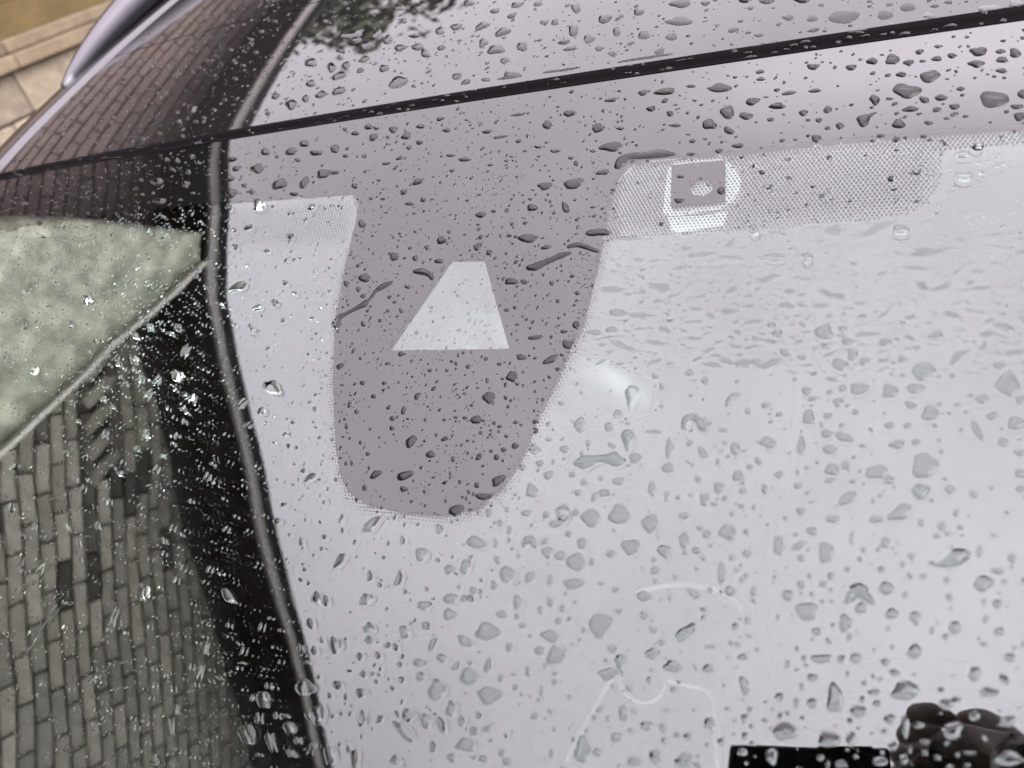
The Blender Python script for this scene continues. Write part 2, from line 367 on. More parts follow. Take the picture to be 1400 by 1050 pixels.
# ------------------------------------------------------------ measured data: drops (surface, u, v in 0.1 mm, two half axes in 0.01 mm), rivulets, printed enamel
DATA = [int(x) for x in '''1 -1935 1827 861 -321 366 -875 1 -1647 1720 589 178 608 -1069 1 -2371 1455 1637 -21 623 -1064 1 -2244 1305 633 62 499 -819 1 -2001 1323 593 180 632
-1003 1 -1789 1160 386 347 660 -918 1 -1179 1121 355 319 524 -802 1 -1007 1133 704 -35 279 -629 1 -709 1048 566 330 382 -688 1 -440 866 681 234 369
-755 1 -594 732 289 368 487 -726 1 -422 579 896 -65 294 -762 1 -160 550 418 149 410 -863 1 -2036 1152 785 240 536 -832 1 -1557 945 748 16 330 -626 1
-1337 892 771 -137 289 -657 1 -1200 743 0 556 730 -639 1 -1043 787 496 -14 203 -440 1 -1936 860 611 192 373 -570 1 -1602 614 554 -11 387 -731 1 -1323
322 952 146 571 -1007 1 -2134 637 716 225 518 -749 1 -2001 357 694 224 455 -653 1 -2133 813 465 145 493 -726 1 -2316 828 474 146 734 -1051 1 -2354
1141 692 -211 268 -558 1 -1891 658 375 120 328 -495 1 -694 252 493 82 254 -508 1 -137 133 894 -227 125 -433 1 -566 137 504 87 201 -409 1 -375 123 431
-53 119 -323 1 -275 372 434 1 220 -552 1 213 1033 301 270 451 -898 1 531 759 627 -11 209 -701 1 660 732 294 360 143 -275 1 233 505 513 -1 157 -465 1
320 380 669 4 109 -327 1 278 656 502 -157 222 -942 1 456 477 459 80 253 -700 1 582 306 380 -54 102 -394 1 712 197 391 -52 104 -419 1 681 516 348 -107
144 -728 1 928 392 472 5 178 -667 1 1159 298 454 8 130 -529 1 1188 507 1065 -339 98 -663 1 1157 786 918 -172 136 -715 1 1096 123 393 79 143 -472 1 -45
895 412 61 187 -468 1 62 860 193 339 335 -524 1 819 767 494 -90 125 -557 1 -429 1132 405 239 230 -443 1 -205 1261 398 136 248 -558 1 -651 1292 506 61
212 -477 1 -432 1325 618 76 266 -632 1 -1022 1569 670 -52 320 -748 1 -1465 1122 767 -149 142 -321 1 -1114 211 299 -73 116 -299 0 -1403 2609 401 11 158
-338 0 -1524 2556 407 12 133 -276 0 -1308 2480 435 174 263 -373 0 -1125 2537 416 59 202 -385 0 -968 2443 384 219 267 -351 0 -850 2525 451 -71 71 -261
0 -675 2577 394 57 97 -203 0 -579 2444 381 -58 71 -281 0 -1694 2409 350 194 403 -479 0 -193 2370 449 23 81 -218 0 -63 2299 668 10 54 -161 0 51 2504
656 29 57 -164 0 321 2358 376 21 155 -473 0 486 2444 486 -28 83 -342 0 807 2521 551 27 59 -208 0 741 2265 449 141 181 -416 0 1047 2549 476 23 67 -256
0 1203 2531 816 -35 64 -329 0 1214 2442 257 81 74 -195 0 1120 2385 336 20 70 -273 0 869 2074 929 -8 95 -411 0 1316 2202 428 -64 18 -166 0 840 1850 518
4 56 -234 0 631 1775 758 109 153 -443 0 410 1778 611 7 92 -334 0 344 1593 418 -38 63 -326 0 606 1569 308 -473 -200 -127 0 -68 1567 434 3 88 -288 0
-336 2115 552 -72 57 -237 0 -475 2172 443 -59 40 -161 0 -716 1944 487 146 169 -284 0 -826 1854 299 90 157 -256 0 -966 2211 332 94 116 -192 0 -1087
2171 451 26 77 -169 0 -1340 1971 358 -40 98 -305 0 -1609 2144 531 -20 98 -233 0 -1144 1575 430 -311 -138 -239 0 -735 1731 498 -49 50 -180 0 -617 1757
294 -30 62 -230 0 -351 1361 453 53 139 -330 0 -29 1284 292 183 200 -266 0 -736 1241 254 256 354 -327 0 -541 1216 258 -15 77 -282 0 -327 1176 418 14 70
-207 0 361 1329 819 -58 70 -357 0 884 1339 931 -12 64 -322 0 -453 1101 802 -41 80 -298 0 517 1244 363 88 81 -192 0 77 1228 208 131 164 -221 0 211 1463
170 -14 38 -184 0 106 2233 249 -35 42 -208 0 433 2094 426 -57 31 -174 0 734 2054 264 -35 23 -145 0 -462 1304 256 -17 56 -213 0 -613 1309 214 -14 46
-168 0 -302 1432 206 -16 36 -143 0 211 1362 232 -17 33 -159 0 -70 1479 155 -13 27 -118 0 35 1591 220 -20 36 -167 0 143 1586 173 -16 45 -212 0 314 1671
169 -17 28 -142 0 -122 1755 227 -23 28 -123 0 -1109 2003 294 -34 41 -137 0 -1131 1822 239 -25 50 -160 0 -1011 1804 260 -27 40 -132 0 -1549 2312 319
-43 68 -206 0 -1341 2283 309 -42 64 -203 0 -815 2352 342 16 109 -256 0 -905 2311 291 -41 71 -254 0 -1154 2457 221 -33 61 -205 0 -1312 2581 341 -54 74
-241 0 -1657 2621 299 -47 72 -217 0 620 1958 185 -23 48 -289 0 571 2011 249 -32 25 -146 0 45 2051 226 -29 27 -127 0 -90 2029 276 -34 28 -128 0 182
2128 200 -27 25 -127 0 285 2153 329 -45 34 -178 0 914 2234 299 -45 24 -172 0 1266 2316 246 -39 33 -290 1 2004 298 457 -220 8 -379 1 2170 232 389 12 52
-380 1 2375 191 960 -103 71 -874 1 2633 132 475 -234 -23 -569 1 2770 185 482 -157 -6 -516 1 2895 44 374 -117 -10 -401 1 3234 11 627 -199 -32 -536 1
3376 29 407 -132 -33 -443 1 2186 85 416 17 41 -300 1 1626 253 423 10 71 -362 1 1816 128 304 -10 44 -277 1 1666 648 498 -173 27 -273 1 1833 582 615
-212 34 -417 1 2085 503 547 -188 17 -292 1 2675 11 234 -71 0 -156 1 1362 715 380 -132 52 -404 1 2223 393 211 -71 11 -247 1 2660 254 240 -79 0 -231 1
1495 352 200 -62 31 -258 0 2200 2573 411 -80 12 -280 0 2435 2521 324 20 39 -275 0 2559 2551 324 -64 5 -316 0 2678 2541 407 81 81 -447 0 2771 2496 311
-61 0 -264 0 2833 2576 242 48 37 -222 0 2850 2494 204 -40 -1 -131 0 2928 2498 302 -60 -3 -217 0 3012 2507 255 -51 -5 -238 0 2938 2599 246 -51 -2 -154
0 3155 2513 455 -92 -12 -385 0 3141 2415 412 -79 -9 -316 0 3270 2490 270 -54 -7 -190 0 3275 2421 335 -65 -10 -250 0 3269 2335 290 -94 -20 -203 0 3344
2462 284 -137 -61 -381 0 3287 2574 149 -31 -5 -128 0 3388 2576 133 -28 -7 -148 0 1859 2592 294 -21 25 -194 0 1869 2524 292 -19 25 -192 0 2729 2405 326
-60 0 -218 0 2652 2413 192 14 19 -155 0 2889 2360 583 15 39 -473 0 2759 2264 753 -226 -36 -586 0 3222 2120 725 -118 -24 -658 0 3052 2231 234 -40 -4
-186 0 2947 2178 335 -56 -4 -268 0 2856 2176 274 -153 -50 -253 0 2579 2222 131 312 289 -283 0 2663 2217 222 -37 1 -128 0 2780 2114 429 -13 15 -250 0
2923 2087 244 57 34 -202 0 3017 2097 274 -43 -5 -243 0 3334 2047 321 -50 -9 -195 0 3343 1971 280 -42 -15 -327 0 3367 2136 257 -43 -17 -355 0 2221 2359
418 -42 14 -181 0 2058 2367 489 10 28 -185 0 1989 2268 496 -22 36 -297 0 1826 2334 463 56 73 -326 0 1595 2493 816 -146 36 -411 0 1667 2263 494 -79 48
-580 0 1792 2212 464 -72 24 -320 0 1552 2176 500 -75 43 -463 0 1689 2101 364 -260 -73 -253 0 1955 2156 233 -36 11 -179 0 1912 2356 204 -35 6 -92 0
2157 2182 252 88 84 -281 0 2304 2185 212 140 128 -302 0 2189 2116 160 -24 6 -131 0 2254 2106 205 -31 8 -195 0 2381 2040 230 -34 9 -297 0 2517 2066 363
132 132 -492 0 2561 2102 348 126 38 -144 0 2715 2006 374 -55 1 -348 0 2245 1958 299 -185 -68 -287 0 1760 1964 391 -52 17 -220 0 1638 1936 260 -34 17
-199 0 2039 1969 194 -26 8 -151 0 1389 2547 339 -61 18 -173 0 1452 1933 304 -39 16 -157 0 2615 1928 219 -30 2 -163 0 2080 1816 207 -25 10 -189 0 2328
1792 137 -17 9 -266 0 2682 1603 253 -27 2 -327 0 2807 1628 412 -45 -1 -191 0 2882 1611 203 -22 -2 -170 0 1973 1608 319 -32 12 -184 0 1933 1725 243 -27
12 -188 0 2095 1666 157 -17 8 -143 0 1680 1606 252 -25 27 -315 0 1413 1553 350 -33 23 -213 0 1401 1751 267 -30 17 -154 0 3128 1781 327 -42 -10 -324 0
3051 1734 397 -48 -7 -285 0 3054 1573 495 -52 -8 -333 0 2230 1067 336 -18 16 -367 0 1907 1285 315 -23 34 -488 0 2731 1227 472 -33 1 -360 0 3072 2014
162 -24 -3 -119 0 2973 2011 151 -23 -2 -120 0 2596 2297 135 -23 1 -87 0 2983 2322 140 -25 -1 -84 0 2159 2482 148 -27 5 -116 0 2309 2586 113 -22 3 -93
0 2257 2601 131 -26 3 -93 0 2618 2593 153 -31 1 -91 0 1431 2407 185 -31 12 -121 0 1481 2359 183 -30 12 -120 0 1295 2390 152 -25 11 -98 0 1450 2045 216
-30 19 -183 0 1417 2107 164 -23 10 -93 0 1537 2051 160 -22 9 -91 0 2119 1965 144 -20 4 -86 0 1643 2597 127 -24 8 -98 0 1864 2147 119 -18 6 -90 0 2035
2187 115 -18 5 -89 0 1792 1869 185 -23 13 -173 0 1932 1868 131 -16 7 -107 0 2751 1894 113 -15 0 -100 0 2850 1892 181 -25 -1 -139 0 -958 1062 530 68
196 -399 0 -1114 1017 277 -12 93 -285 0 305 976 533 27 80 -276 0 -541 966 300 -12 44 -158 0 -984 963 246 -10 74 -234 0 681 809 150 -4 28 -161 0 841
626 253 -3 51 -308 0 807 485 377 0 58 -339 0 764 579 255 -2 23 -135 0 572 536 551 47 48 -174 0 497 391 364 -61 6 -226 0 460 249 210 334 336 -235 0 709
376 476 294 149 -214 0 508 198 167 4 22 -111 0 325 97 394 164 236 -394 0 267 -62 361 114 150 -293 0 319 -150 130 6 32 -142 0 -183 -236 301 382 301
-206 0 67 -204 235 127 110 -142 0 -11 -317 334 109 132 -235 0 342 -311 150 237 165 -102 0 163 -338 151 10 55 -226 0 -393 -480 343 285 209 -179 0 -166
-471 570 223 181 -275 0 -151 -562 322 -47 -5 -187 0 510 -454 419 292 201 -232 0 433 -562 572 96 67 -210 0 265 -668 412 287 273 -292 0 578 -224 266 15
41 -205 0 504 -254 197 12 36 -171 0 420 -268 163 10 26 -121 0 246 -484 129 10 36 -152 0 369 -495 180 14 45 -200 0 -453 -578 185 14 64 -211 0 -492 -657
164 14 54 -174 0 -301 -18 -27 321 214 -26 0 -220 91 168 272 192 -119 0 -107 152 162 166 118 -101 0 -577 81 241 7 53 -178 0 -702 181 247 5 56 -183 0
-519 182 197 4 47 -160 0 -375 -79 231 9 54 -190 0 -359 -149 208 9 48 -169 0 -685 -40 199 7 55 -176 0 -736 -152 155 7 80 -251 0 -942 311 287 182 177
-182 0 -442 411 263 1 58 -206 0 120 317 199 2 41 -175 0 684 -57 212 9 30 -157 0 696 -117 175 9 42 -224 0 182 -53 192 8 30 -127 0 -497 -343 189 11 45
-147 0 -582 -264 150 8 46 -150 0 980 -66 385 18 79 -491 0 710 -239 398 23 64 -337 0 906 -227 301 18 43 -249 0 1053 -189 147 8 54 -346 0 1164 -74 291
14 46 -316 0 1285 -130 442 23 66 -489 0 1209 12 323 13 40 -286 0 1284 117 563 18 67 -510 0 1352 -256 355 23 45 -349 0 1436 -86 462 23 18 -146 0 1543
-185 225 13 70 -631 0 1547 -302 341 24 35 -309 0 1470 -429 223 18 55 -457 0 1559 -467 161 14 37 -330 0 834 -398 307 175 165 -241 0 763 -327 290 19 40
-215 0 654 -361 260 18 39 -199 0 744 -504 405 33 82 -434 0 982 -383 245 18 32 -193 0 1062 -422 209 16 33 -206 0 1271 -401 387 30 35 -249 0 1199 -478
390 32 34 -232 0 1163 -393 174 13 23 -158 0 1140 -506 116 282 178 -79 0 1033 -491 193 16 33 -204 0 1111 709 606 -12 40 -286 0 1085 589 380 -4 35 -244
0 975 571 527 -4 32 -207 0 1635 -19 478 22 47 -467 0 1610 296 277 5 24 -239 0 1655 -146 192 11 22 -220 0 1049 364 336 230 76 -109 0 1178 351 263 82 40
-103 0 1409 270 239 5 23 -190 0 793 -169 257 14 24 -136 0 962 -608 402 37 74 -433 0 735 -640 351 93 71 -182 0 491 -663 244 22 52 -240 0 603 -630 154
14 36 -175 0 861 -638 245 23 34 -186 0 1044 -608 206 19 38 -230 0 1669 -568 326 31 18 -175 0 770 306 178 2 26 -147 0 359 -655 160 15 22 -97 0 51 -469
171 13 18 -69 0 8 -566 133 11 31 -119 0 383 -369 127 9 19 -85 0 238 -208 150 8 20 -88 0 504 -164 144 7 25 -122 0 392 -159 129 6 23 -105 0 401 -80 166
7 27 -125 0 30 -72 138 6 27 -110 0 319 -65 131 6 24 -108 0 475 37 129 4 26 -126 0 210 37 135 5 30 -129 0 47 184 135 89 70 -82 0 241 376 157 1 34 -155
0 350 339 211 2 28 -134 0 285 217 135 3 46 -207 0 -173 286 187 2 36 -139 0 -39 288 163 2 34 -137 0 -531 335 249 45 58 -121 0 -656 765 185 -5 45 -155 0
-702 685 186 -4 46 -154 0 -674 883 234 -8 46 -158 0 -619 837 185 -6 38 -134 0 318 748 199 -5 30 -143 0 374 767 158 -4 29 -143 0 420 635 174 -2 20 -100
0 683 539 129 -1 24 -135 0 479 674 135 -2 23 -120 0 539 1019 137 -6 23 -126 0 752 999 188 -8 24 -144 0 811 865 185 -6 26 -160 0 713 680 130 -2 21 -118
0 1704 247 211 5 27 -285 0 1834 -56 273 14 11 -126 0 2056 102 279 10 12 -190 0 1959 64 142 6 15 -206 0 1734 -197 238 -362 -177 -128 0 1907 -163 281 17
30 -383 0 2080 -117 408 -56 -33 -347 0 2253 -127 224 13 26 -565 0 1936 -320 303 23 25 -326 0 1840 -393 279 135 131 -297 0 1768 -468 239 21 37 -397 0
2282 41 332 15 18 -428 0 2430 135 313 11 8 -276 0 2265 196 246 -95 -72 -269 0 2297 150 201 7 6 -156 0 2448 216 209 6 7 -248 0 2529 218 450 13 7 -354 0
2380 53 248 11 6 -182 0 2515 80 191 8 4 -181 0 2393 271 324 -95 -27 -138 0 2433 359 427 -130 -69 -355 0 2494 423 277 2 9 -401 0 2554 381 267 123 75
-237 0 2462 501 294 0 6 -245 0 2342 562 481 -2 18 -500 0 2437 582 243 -2 6 -232 0 2225 610 170 -165 -76 -116 0 2139 429 278 -217 -96 -178 0 2089 555
302 -1 17 -290 0 2053 610 233 -2 14 -224 0 1971 521 180 -165 -94 -144 0 1985 372 231 3 15 -217 0 1952 637 523 81 23 -122 0 2656 499 322 0 3 -288 0
2898 539 369 -1 -4 -299 0 3012 572 264 -31 -10 -109 0 3214 589 428 -213 -73 -231 0 3003 413 421 445 133 -208 0 2839 329 526 10 -4 -548 0 3218 261 517
14 -27 -666 0 3183 368 273 -91 -59 -244 0 2739 394 224 104 65 -219 0 2801 227 403 12 -1 -300 0 2681 208 387 12 3 -424 0 2777 132 275 -146 -67 -177 0
2867 89 369 16 -4 -436 0 2909 140 166 6 -2 -117 0 3102 178 297 10 -9 -289 0 3144 87 275 104 37 -203 0 3243 52 384 19 -15 -347 0 3074 6 239 -533 -150
-113 0 3184 -51 220 13 -11 -274 0 3253 -101 270 17 -8 -175 0 2679 13 246 12 1 -205 0 2764 14 205 10 0 -174 0 2716 -92 362 21 1 -257 0 2464 -66 470
-119 -49 -245 0 2377 -50 285 15 9 -268 0 2396 -138 359 22 10 -293 0 2410 -249 341 25 12 -358 0 2399 -311 227 18 6 -170 0 2476 -222 225 16 7 -286 0
2621 -247 509 38 5 -407 0 2681 -285 239 19 2 -277 0 2841 -199 617 44 -5 -636 0 2822 -332 426 79 26 -375 0 2949 -314 237 20 -4 -214 0 3051 -329 205 -73
-57 -178 0 3126 -288 120 10 -6 -185 0 2489 -398 395 353 161 -236 0 2729 -451 527 332 134 -314 0 2624 -495 356 35 3 -201 0 2421 -514 345 34 7 -205 0
2266 -488 217 20 11 -237 0 2247 -352 246 20 8 -172 0 2037 -230 171 -195 -108 -113 0 2148 -297 225 17 12 -219 0 1965 -399 204 17 14 -190 0 1719 -351
186 14 17 -181 0 1789 1085 760 -40 15 -191 0 2974 -430 144 14 -3 -170 0 3248 -208 236 18 -11 -238 0 3244 -286 181 15 -9 -196 0 3265 176 221 8 -11 -255
0 2808 465 199 1 -1 -172 0 2714 515 153 0 1 -144 0 2536 657 267 -4 4 -200 0 2528 744 404 -9 2 -118 0 2461 715 340 -7 3 -118 0 2044 1078 605 -32 17
-280 0 2726 737 168 -4 0 -133 0 2206 808 288 -8 5 -106 0 3237 716 117 -2 -5 -126 0 2369 669 166 -3 6 -169 0 2444 675 150 -2 4 -135 0 2740 618 128 -1 0
-194 0 2298 459 151 1 6 -148 0 2213 501 182 0 6 -134 0 2231 403 271 -82 -29 -159 0 2297 304 176 3 6 -144 0 2740 300 137 3 0 -138 0 2973 302 131 3 -3
-165 0 2991 140 152 6 -3 -131 0 2382 192 172 5 6 -171 0 2199 266 138 3 6 -112 0 3006 4 103 5 -3 -127 0 2906 -60 128 7 -2 -155 0 2917 -117 150 10 -2
-126 0 2338 -212 129 9 6 -145 0 1994 -263 178 12 12 -164 0 1850 -130 185 11 10 -124 0 1838 -182 99 6 10 -123 0 1682 -271 116 8 14 -138 0 2640 -371 132
11 1 -123 0 2511 -305 210 16 3 -112 0 2321 -433 215 19 4 -98 0 2605 -403 108 10 2 -164 0 2869 -374 114 10 -1 -120 0 1824 -489 194 17 10 -116 0 1922
-533 136 13 14 -172 0 2031 -488 107 10 13 -185 0 2293 -385 128 11 6 -127 0 -330 -814 470 594 298 -178 0 87 -961 438 49 107 -409 0 171 -793 255 25 80
-322 0 443 -848 634 -81 -26 -372 0 -70 -889 188 20 80 -291 0 -502 -1066 291 460 262 -122 0 -244 -1135 229 28 94 -314 0 -33 -1127 50 478 245 -34 0 -158
-1181 206 26 45 -155 0 -231 -1278 320 330 328 -212 0 302 -1029 334 158 161 -232 0 402 -998 127 455 308 -82 0 681 -1010 508 62 91 -443 0 827 -1008 234
293 225 -152 0 952 -1010 172 22 54 -303 0 881 -795 180 187 137 -115 0 571 -841 152 16 65 -308 0 645 -751 168 17 54 -264 0 574 -716 205 20 43 -204 0
966 -628 417 39 76 -447 0 932 -686 461 126 71 -192 0 1138 -631 591 56 77 -500 0 1302 -597 621 58 77 -555 0 1484 -629 467 46 61 -499 0 1393 -771 514 56
59 -447 0 1579 -772 369 41 37 -326 0 1681 -707 252 27 51 -496 0 1108 -783 340 37 47 -296 0 1284 -823 298 34 31 -217 0 908 -856 366 41 56 -312 0 991
-868 392 45 43 -251 0 1090 -892 538 63 83 -508 0 1094 -1014 578 74 51 -313 0 1183 -879 182 21 31 -202 0 1543 -883 269 33 26 -223 0 1528 -827 157 18 18
-155 0 1499 -1028 408 55 34 -272 0 1337 -1015 204 27 25 -180 0 1252 -992 192 25 15 -98 0 1281 -1210 621 91 98 -659 0 1005 -1311 531 -46 -36 -315 0 626
-1344 736 231 191 -441 0 499 -1417 537 -163 -97 -241 0 778 -1406 234 37 52 -259 0 777 -1158 271 37 82 -414 0 973 -1131 168 -275 -177 -88 0 924 -1181
139 19 46 -252 0 1051 -1156 182 25 36 -209 0 1041 -1224 196 28 28 -165 0 958 -1395 317 50 42 -228 0 1057 -1406 518 83 85 -491 0 695 -1238 353 50 44
-213 0 834 -1280 250 37 27 -139 0 347 -1196 463 62 71 -295 0 364 -1285 458 65 74 -304 0 478 -1176 218 29 57 -249 0 436 -1181 220 29 48 -205 0 485
-1129 235 31 47 -206 0 183 -1258 474 65 73 -281 0 612 -1083 215 27 59 -279 0 226 -1369 311 46 60 -231 0 -162 -1442 422 62 93 -311 0 -139 -1507 364 56
70 -233 0 91 -1427 370 55 103 -377 0 -374 -1574 433 67 163 -500 0 294 -1463 144 412 216 -56 0 372 -1531 332 54 61 -249 0 236 -1579 458 75 58 -223 0
263 -1649 336 57 64 -247 0 380 -1703 556 98 134 -536 0 563 -1601 562 185 185 -408 0 710 -1672 679 121 98 -457 0 493 -1783 319 59 100 -418 0 232 -1863
431 80 92 -343 0 351 -1869 373 70 94 -365 0 453 -1872 237 -385 -233 -101 0 229 -1949 706 -346 -202 -252 0 620 -1942 537 107 80 -351 0 473 -1557 160
244 175 -81 0 666 -1522 41 439 208 -13 0 756 -1572 170 29 47 -225 0 654 -1865 246 48 57 -253 0 570 -1830 204 38 60 -257 0 427 -1989 222 44 70 -278 0
552 -2019 278 57 50 -211 0 741 -1987 269 55 43 -196 0 732 -1836 212 159 119 -114 0 211 -2102 327 67 67 -240 0 665 -1783 201 37 43 -193 0 -110 -1803
354 63 84 -276 0 -285 -1790 329 57 77 -239 0 -179 -1608 236 38 70 -230 0 -55 -1582 232 37 63 -214 0 -126 -1700 251 42 60 -197 0 -63 -1928 226 42 114
-375 0 56 -1916 144 221 171 -67 0 1006 -1597 118 21 59 -322 0 989 -1727 233 124 86 -131 0 910 -1512 136 23 55 -290 0 877 -1972 292 60 39 -194 0 1114
-1885 127 26 38 -217 0 1365 -1321 282 44 31 -222 0 1418 -1388 374 62 53 -385 0 1359 -1450 488 82 46 -319 0 1482 -1500 204 36 21 -162 0 1580 -1312 365
58 37 -307 0 1624 -1250 202 31 21 -181 0 1569 -1192 242 -117 -86 -155 0 1511 -1126 223 32 30 -241 0 1739 -1180 468 527 217 -182 0 1690 -1358 488 81 30
-276 0 1374 -1125 186 26 22 -163 0 1640 -1020 137 19 21 -188 0 1464 -1624 256 48 51 -379 0 1591 -1659 353 68 28 -227 0 1677 -1657 190 -226 -147 -113 0
1443 -1742 308 60 33 -239 0 1278 -1834 452 91 90 -574 0 1356 -1830 229 46 32 -214 0 1550 -1833 390 80 27 -209 0 1650 -1789 294 60 42 -359 0 1793 -1777
435 89 34 -332 0 1338 -1628 152 190 110 -70 0 1801 -1669 226 44 19 -187 0 1680 -1569 221 41 9 -85 0 948 -1634 104 19 15 -77 0 853 -1606 182 32 31 -157
0 1064 -1497 191 32 18 -104 0 1071 -1539 175 30 25 -142 0 829 -1542 199 34 18 -93 0 1108 -1769 100 19 21 -123 0 878 -1824 89 17 17 -87 0 839 -1938 192
39 35 -172 0 106 -1608 208 34 43 -154 0 93 -1743 172 30 42 -151 0 -26 -1725 158 27 37 -125 0 -225 -1699 219 36 27 -85 0 -209 -1937 143 26 39 -122 0
-105 -2109 156 31 57 -182 0 33 -1196 163 21 50 -182 0 176 -1162 159 21 39 -151 0 -169 -920 153 16 42 -146 0 210 -984 178 21 35 -140 0 387 -1122 154 20
32 -134 0 534 -1131 150 20 39 -176 0 790 -1236 174 25 33 -169 0 734 -897 131 15 33 -165 0 888 -1329 108 16 16 -82 0 601 -1458 144 23 18 -82 0 555
-1527 161 26 31 -136 0 140 -1687 239 41 49 -179 0 -207 -1844 126 22 61 -193 0 1798 -660 234 24 22 -241 0 1906 -637 458 47 33 -407 0 2014 -740 236 27
15 -205 0 1939 -769 172 20 13 -164 0 1893 -857 212 26 47 -554 0 1944 -943 287 38 20 -251 0 1759 -979 353 -186 -93 -168 0 2061 -930 153 20 20 -288 0
2167 -682 255 28 31 -543 0 2268 -668 330 183 79 -180 0 2280 -731 211 25 9 -186 0 2325 -587 260 -23 -27 -231 0 2396 -690 366 42 20 -569 0 2512 -606 120
13 9 -372 0 2666 -611 221 24 3 -300 0 2948 -652 620 330 148 -477 0 2912 -503 190 19 -4 -259 0 3076 -756 410 53 -11 -352 0 3139 -692 282 35 -6 -159 0
3067 -609 139 16 -9 -325 0 3198 -624 100 -210 -139 -108 0 2822 -492 159 16 -1 -184 0 2779 -665 176 -94 -74 -152 0 2743 -708 170 20 0 -140 0 2551 -861
465 61 9 -428 0 2671 -833 318 42 3 -325 0 2561 -943 265 37 5 -260 0 2320 -992 517 73 20 -466 0 2225 -928 259 35 16 -296 0 2287 -867 196 25 10 -220 0
2389 -849 205 26 6 -180 0 2493 -1023 278 41 11 -418 0 2514 -1085 93 193 101 -45 0 2697 -950 302 43 2 -244 0 2797 -954 241 35 -1 -337 0 2958 -975 264
39 -6 -306 0 2920 -1023 148 23 -2 -152 0 3084 -919 155 23 -6 -188 0 3134 -965 234 35 -7 -185 0 3170 -1074 220 36 -8 -203 0 2791 -1107 313 50 -1 -316 0
2366 -1083 225 34 8 -197 0 2394 -1206 511 83 8 -216 0 2544 -1179 282 46 5 -225 0 2357 -1299 244 42 8 -189 0 2242 -1258 143 24 11 -205 0 2214 -1411 213
38 10 -188 0 2359 -1413 229 42 10 -243 0 2290 -1426 128 23 12 -244 0 2459 -1375 361 65 21 -667 0 2559 -1411 341 63 6 -282 0 2625 -1317 252 45 2 -149 0
2638 -1363 185 34 2 -158 0 2753 -1288 587 104 0 -419 0 2921 -1312 319 58 -4 -232 0 3084 -1235 380 67 -7 -231 0 3031 -1167 255 43 -9 -337 0 3146 -1170
183 -145 -107 -153 0 2671 -1176 207 -46 -51 -163 0 2710 -1216 225 -49 -51 -161 0 2690 -1420 235 44 2 -222 0 2532 -1537 219 43 8 -320 0 2440 -1555 478
94 12 -367 0 2246 -1559 521 101 23 -432 0 2192 -1678 255 52 21 -346 0 2048 -1389 184 -430 -205 -103 0 1869 -1339 293 49 20 -223 0 2032 -1256 274 44 12
-161 0 1863 -1232 322 51 10 -114 0 1895 -1589 273 52 24 -270 0 2059 -1539 157 30 19 -256 0 2065 -1614 144 28 13 -184 0 1958 -1660 170 34 15 -184 0
2058 -1688 214 43 12 -170 0 2939 -838 104 -195 -113 -88 0 2650 -744 184 23 2 -178 0 2654 -1606 296 61 2 -215 0 2754 -1439 168 32 0 -483 0 2811 -1423
208 40 -1 -142 0 2944 -1419 384 74 -7 -356 0 3159 -1340 243 46 -10 -246 0 3153 -1493 527 108 -11 -279 0 2706 -1530 190 38 1 -206 0 3031 -1343 170 32
-6 -206 0 2404 -1641 167 34 5 -143 0 2493 -1650 272 56 4 -152 0 2889 -550 190 20 -2 -129 0 2937 -535 166 17 -2 -116 0 2498 -763 154 19 4 -142 0 2567
-654 154 17 2 -131 0 2246 -613 139 15 5 -109 0 2831 -755 188 24 -1 -125 0 2930 -760 174 22 -2 -136 0 3077 -837 125 17 -3 -107 0 2753 -854 145 19 0
-160 0 2424 -873 143 19 3 -102 0 2431 -928 142 19 3 -88 0 2865 -1004 107 16 -2 -213 0 2681 -1021 111 17 1 -120 0 2349 -1122 83 13 4 -86 0 2698 -1104
99 16 1 -118 0 3071 -1032 174 27 -3 -92 0 2584 -1285 122 21 2 -116 0 2650 -1255 110 19 1 -81 0 2511 -1255 102 17 3 -106 0 2312 -1349 117 20 8 -165 0
2285 -1275 106 18 3 -72 0 2325 -1247 106 17 4 -96 0 2901 -1257 156 27 -2 -112 0 2791 -1208 75 13 0 -69 0 2949 -1187 73 12 -1 -68 0 2080 -1495 133 24
10 -141 0 1968 -830 144 18 9 -121 0 1998 -878 156 20 10 -133 0 1841 -952 146 19 16 -174 0 2039 -1079 139 20 13 -179 0 2185 -1039 99 14 9 -152 0 2050
-1152 169 -70 -38 -83 0 2003 -1201 126 20 9 -125 0 2096 -1210 99 16 7 -111 0 2669 -1477 139 27 1 -110 0 2618 -1496 97 19 1 -55 0 2561 -1487 87 17 2
-78 0 2464 -1494 89 17 1 -45 0 2831 -1489 206 41 -1 -108 0 2998 -1501 179 36 -2 -63 0 2774 -1533 83 17 0 -161 0 2833 -1534 133 27 -1 -117 0 2882 -1543
132 27 -1 -106 0 2996 -1551 128 27 -2 -83 0 -2766 666 469 -9 170 -354 0 -2557 217 680 7 245 -513 0 -2963 183 375 5 246 -477 0 -2588 448 114 598 288
-103 0 -3133 358 467 153 349 -349 0 -2774 179 101 413 322 -114 0 -2301 26 76 360 297 -98 0 -2701 -425 408 22 155 -299 0 -4879 728 623 -16 312 -467 0
-4192 724 569 -14 287 -475 0 -4125 987 762 -31 322 -548 0 -4427 253 840 3 293 -451 0 -3909 -1008 567 48 298 -446 0 -4085 -664 606 215 365 -288 0 -4965
404 538 -4 331 -476 0 -1870 -595 53 334 241 -60 0 -2816 48 264 455 278 -130 0 -3310 321 396 1 162 -299 0 -2417 -570 91 336 233 -70 0 -2669 -301 -10
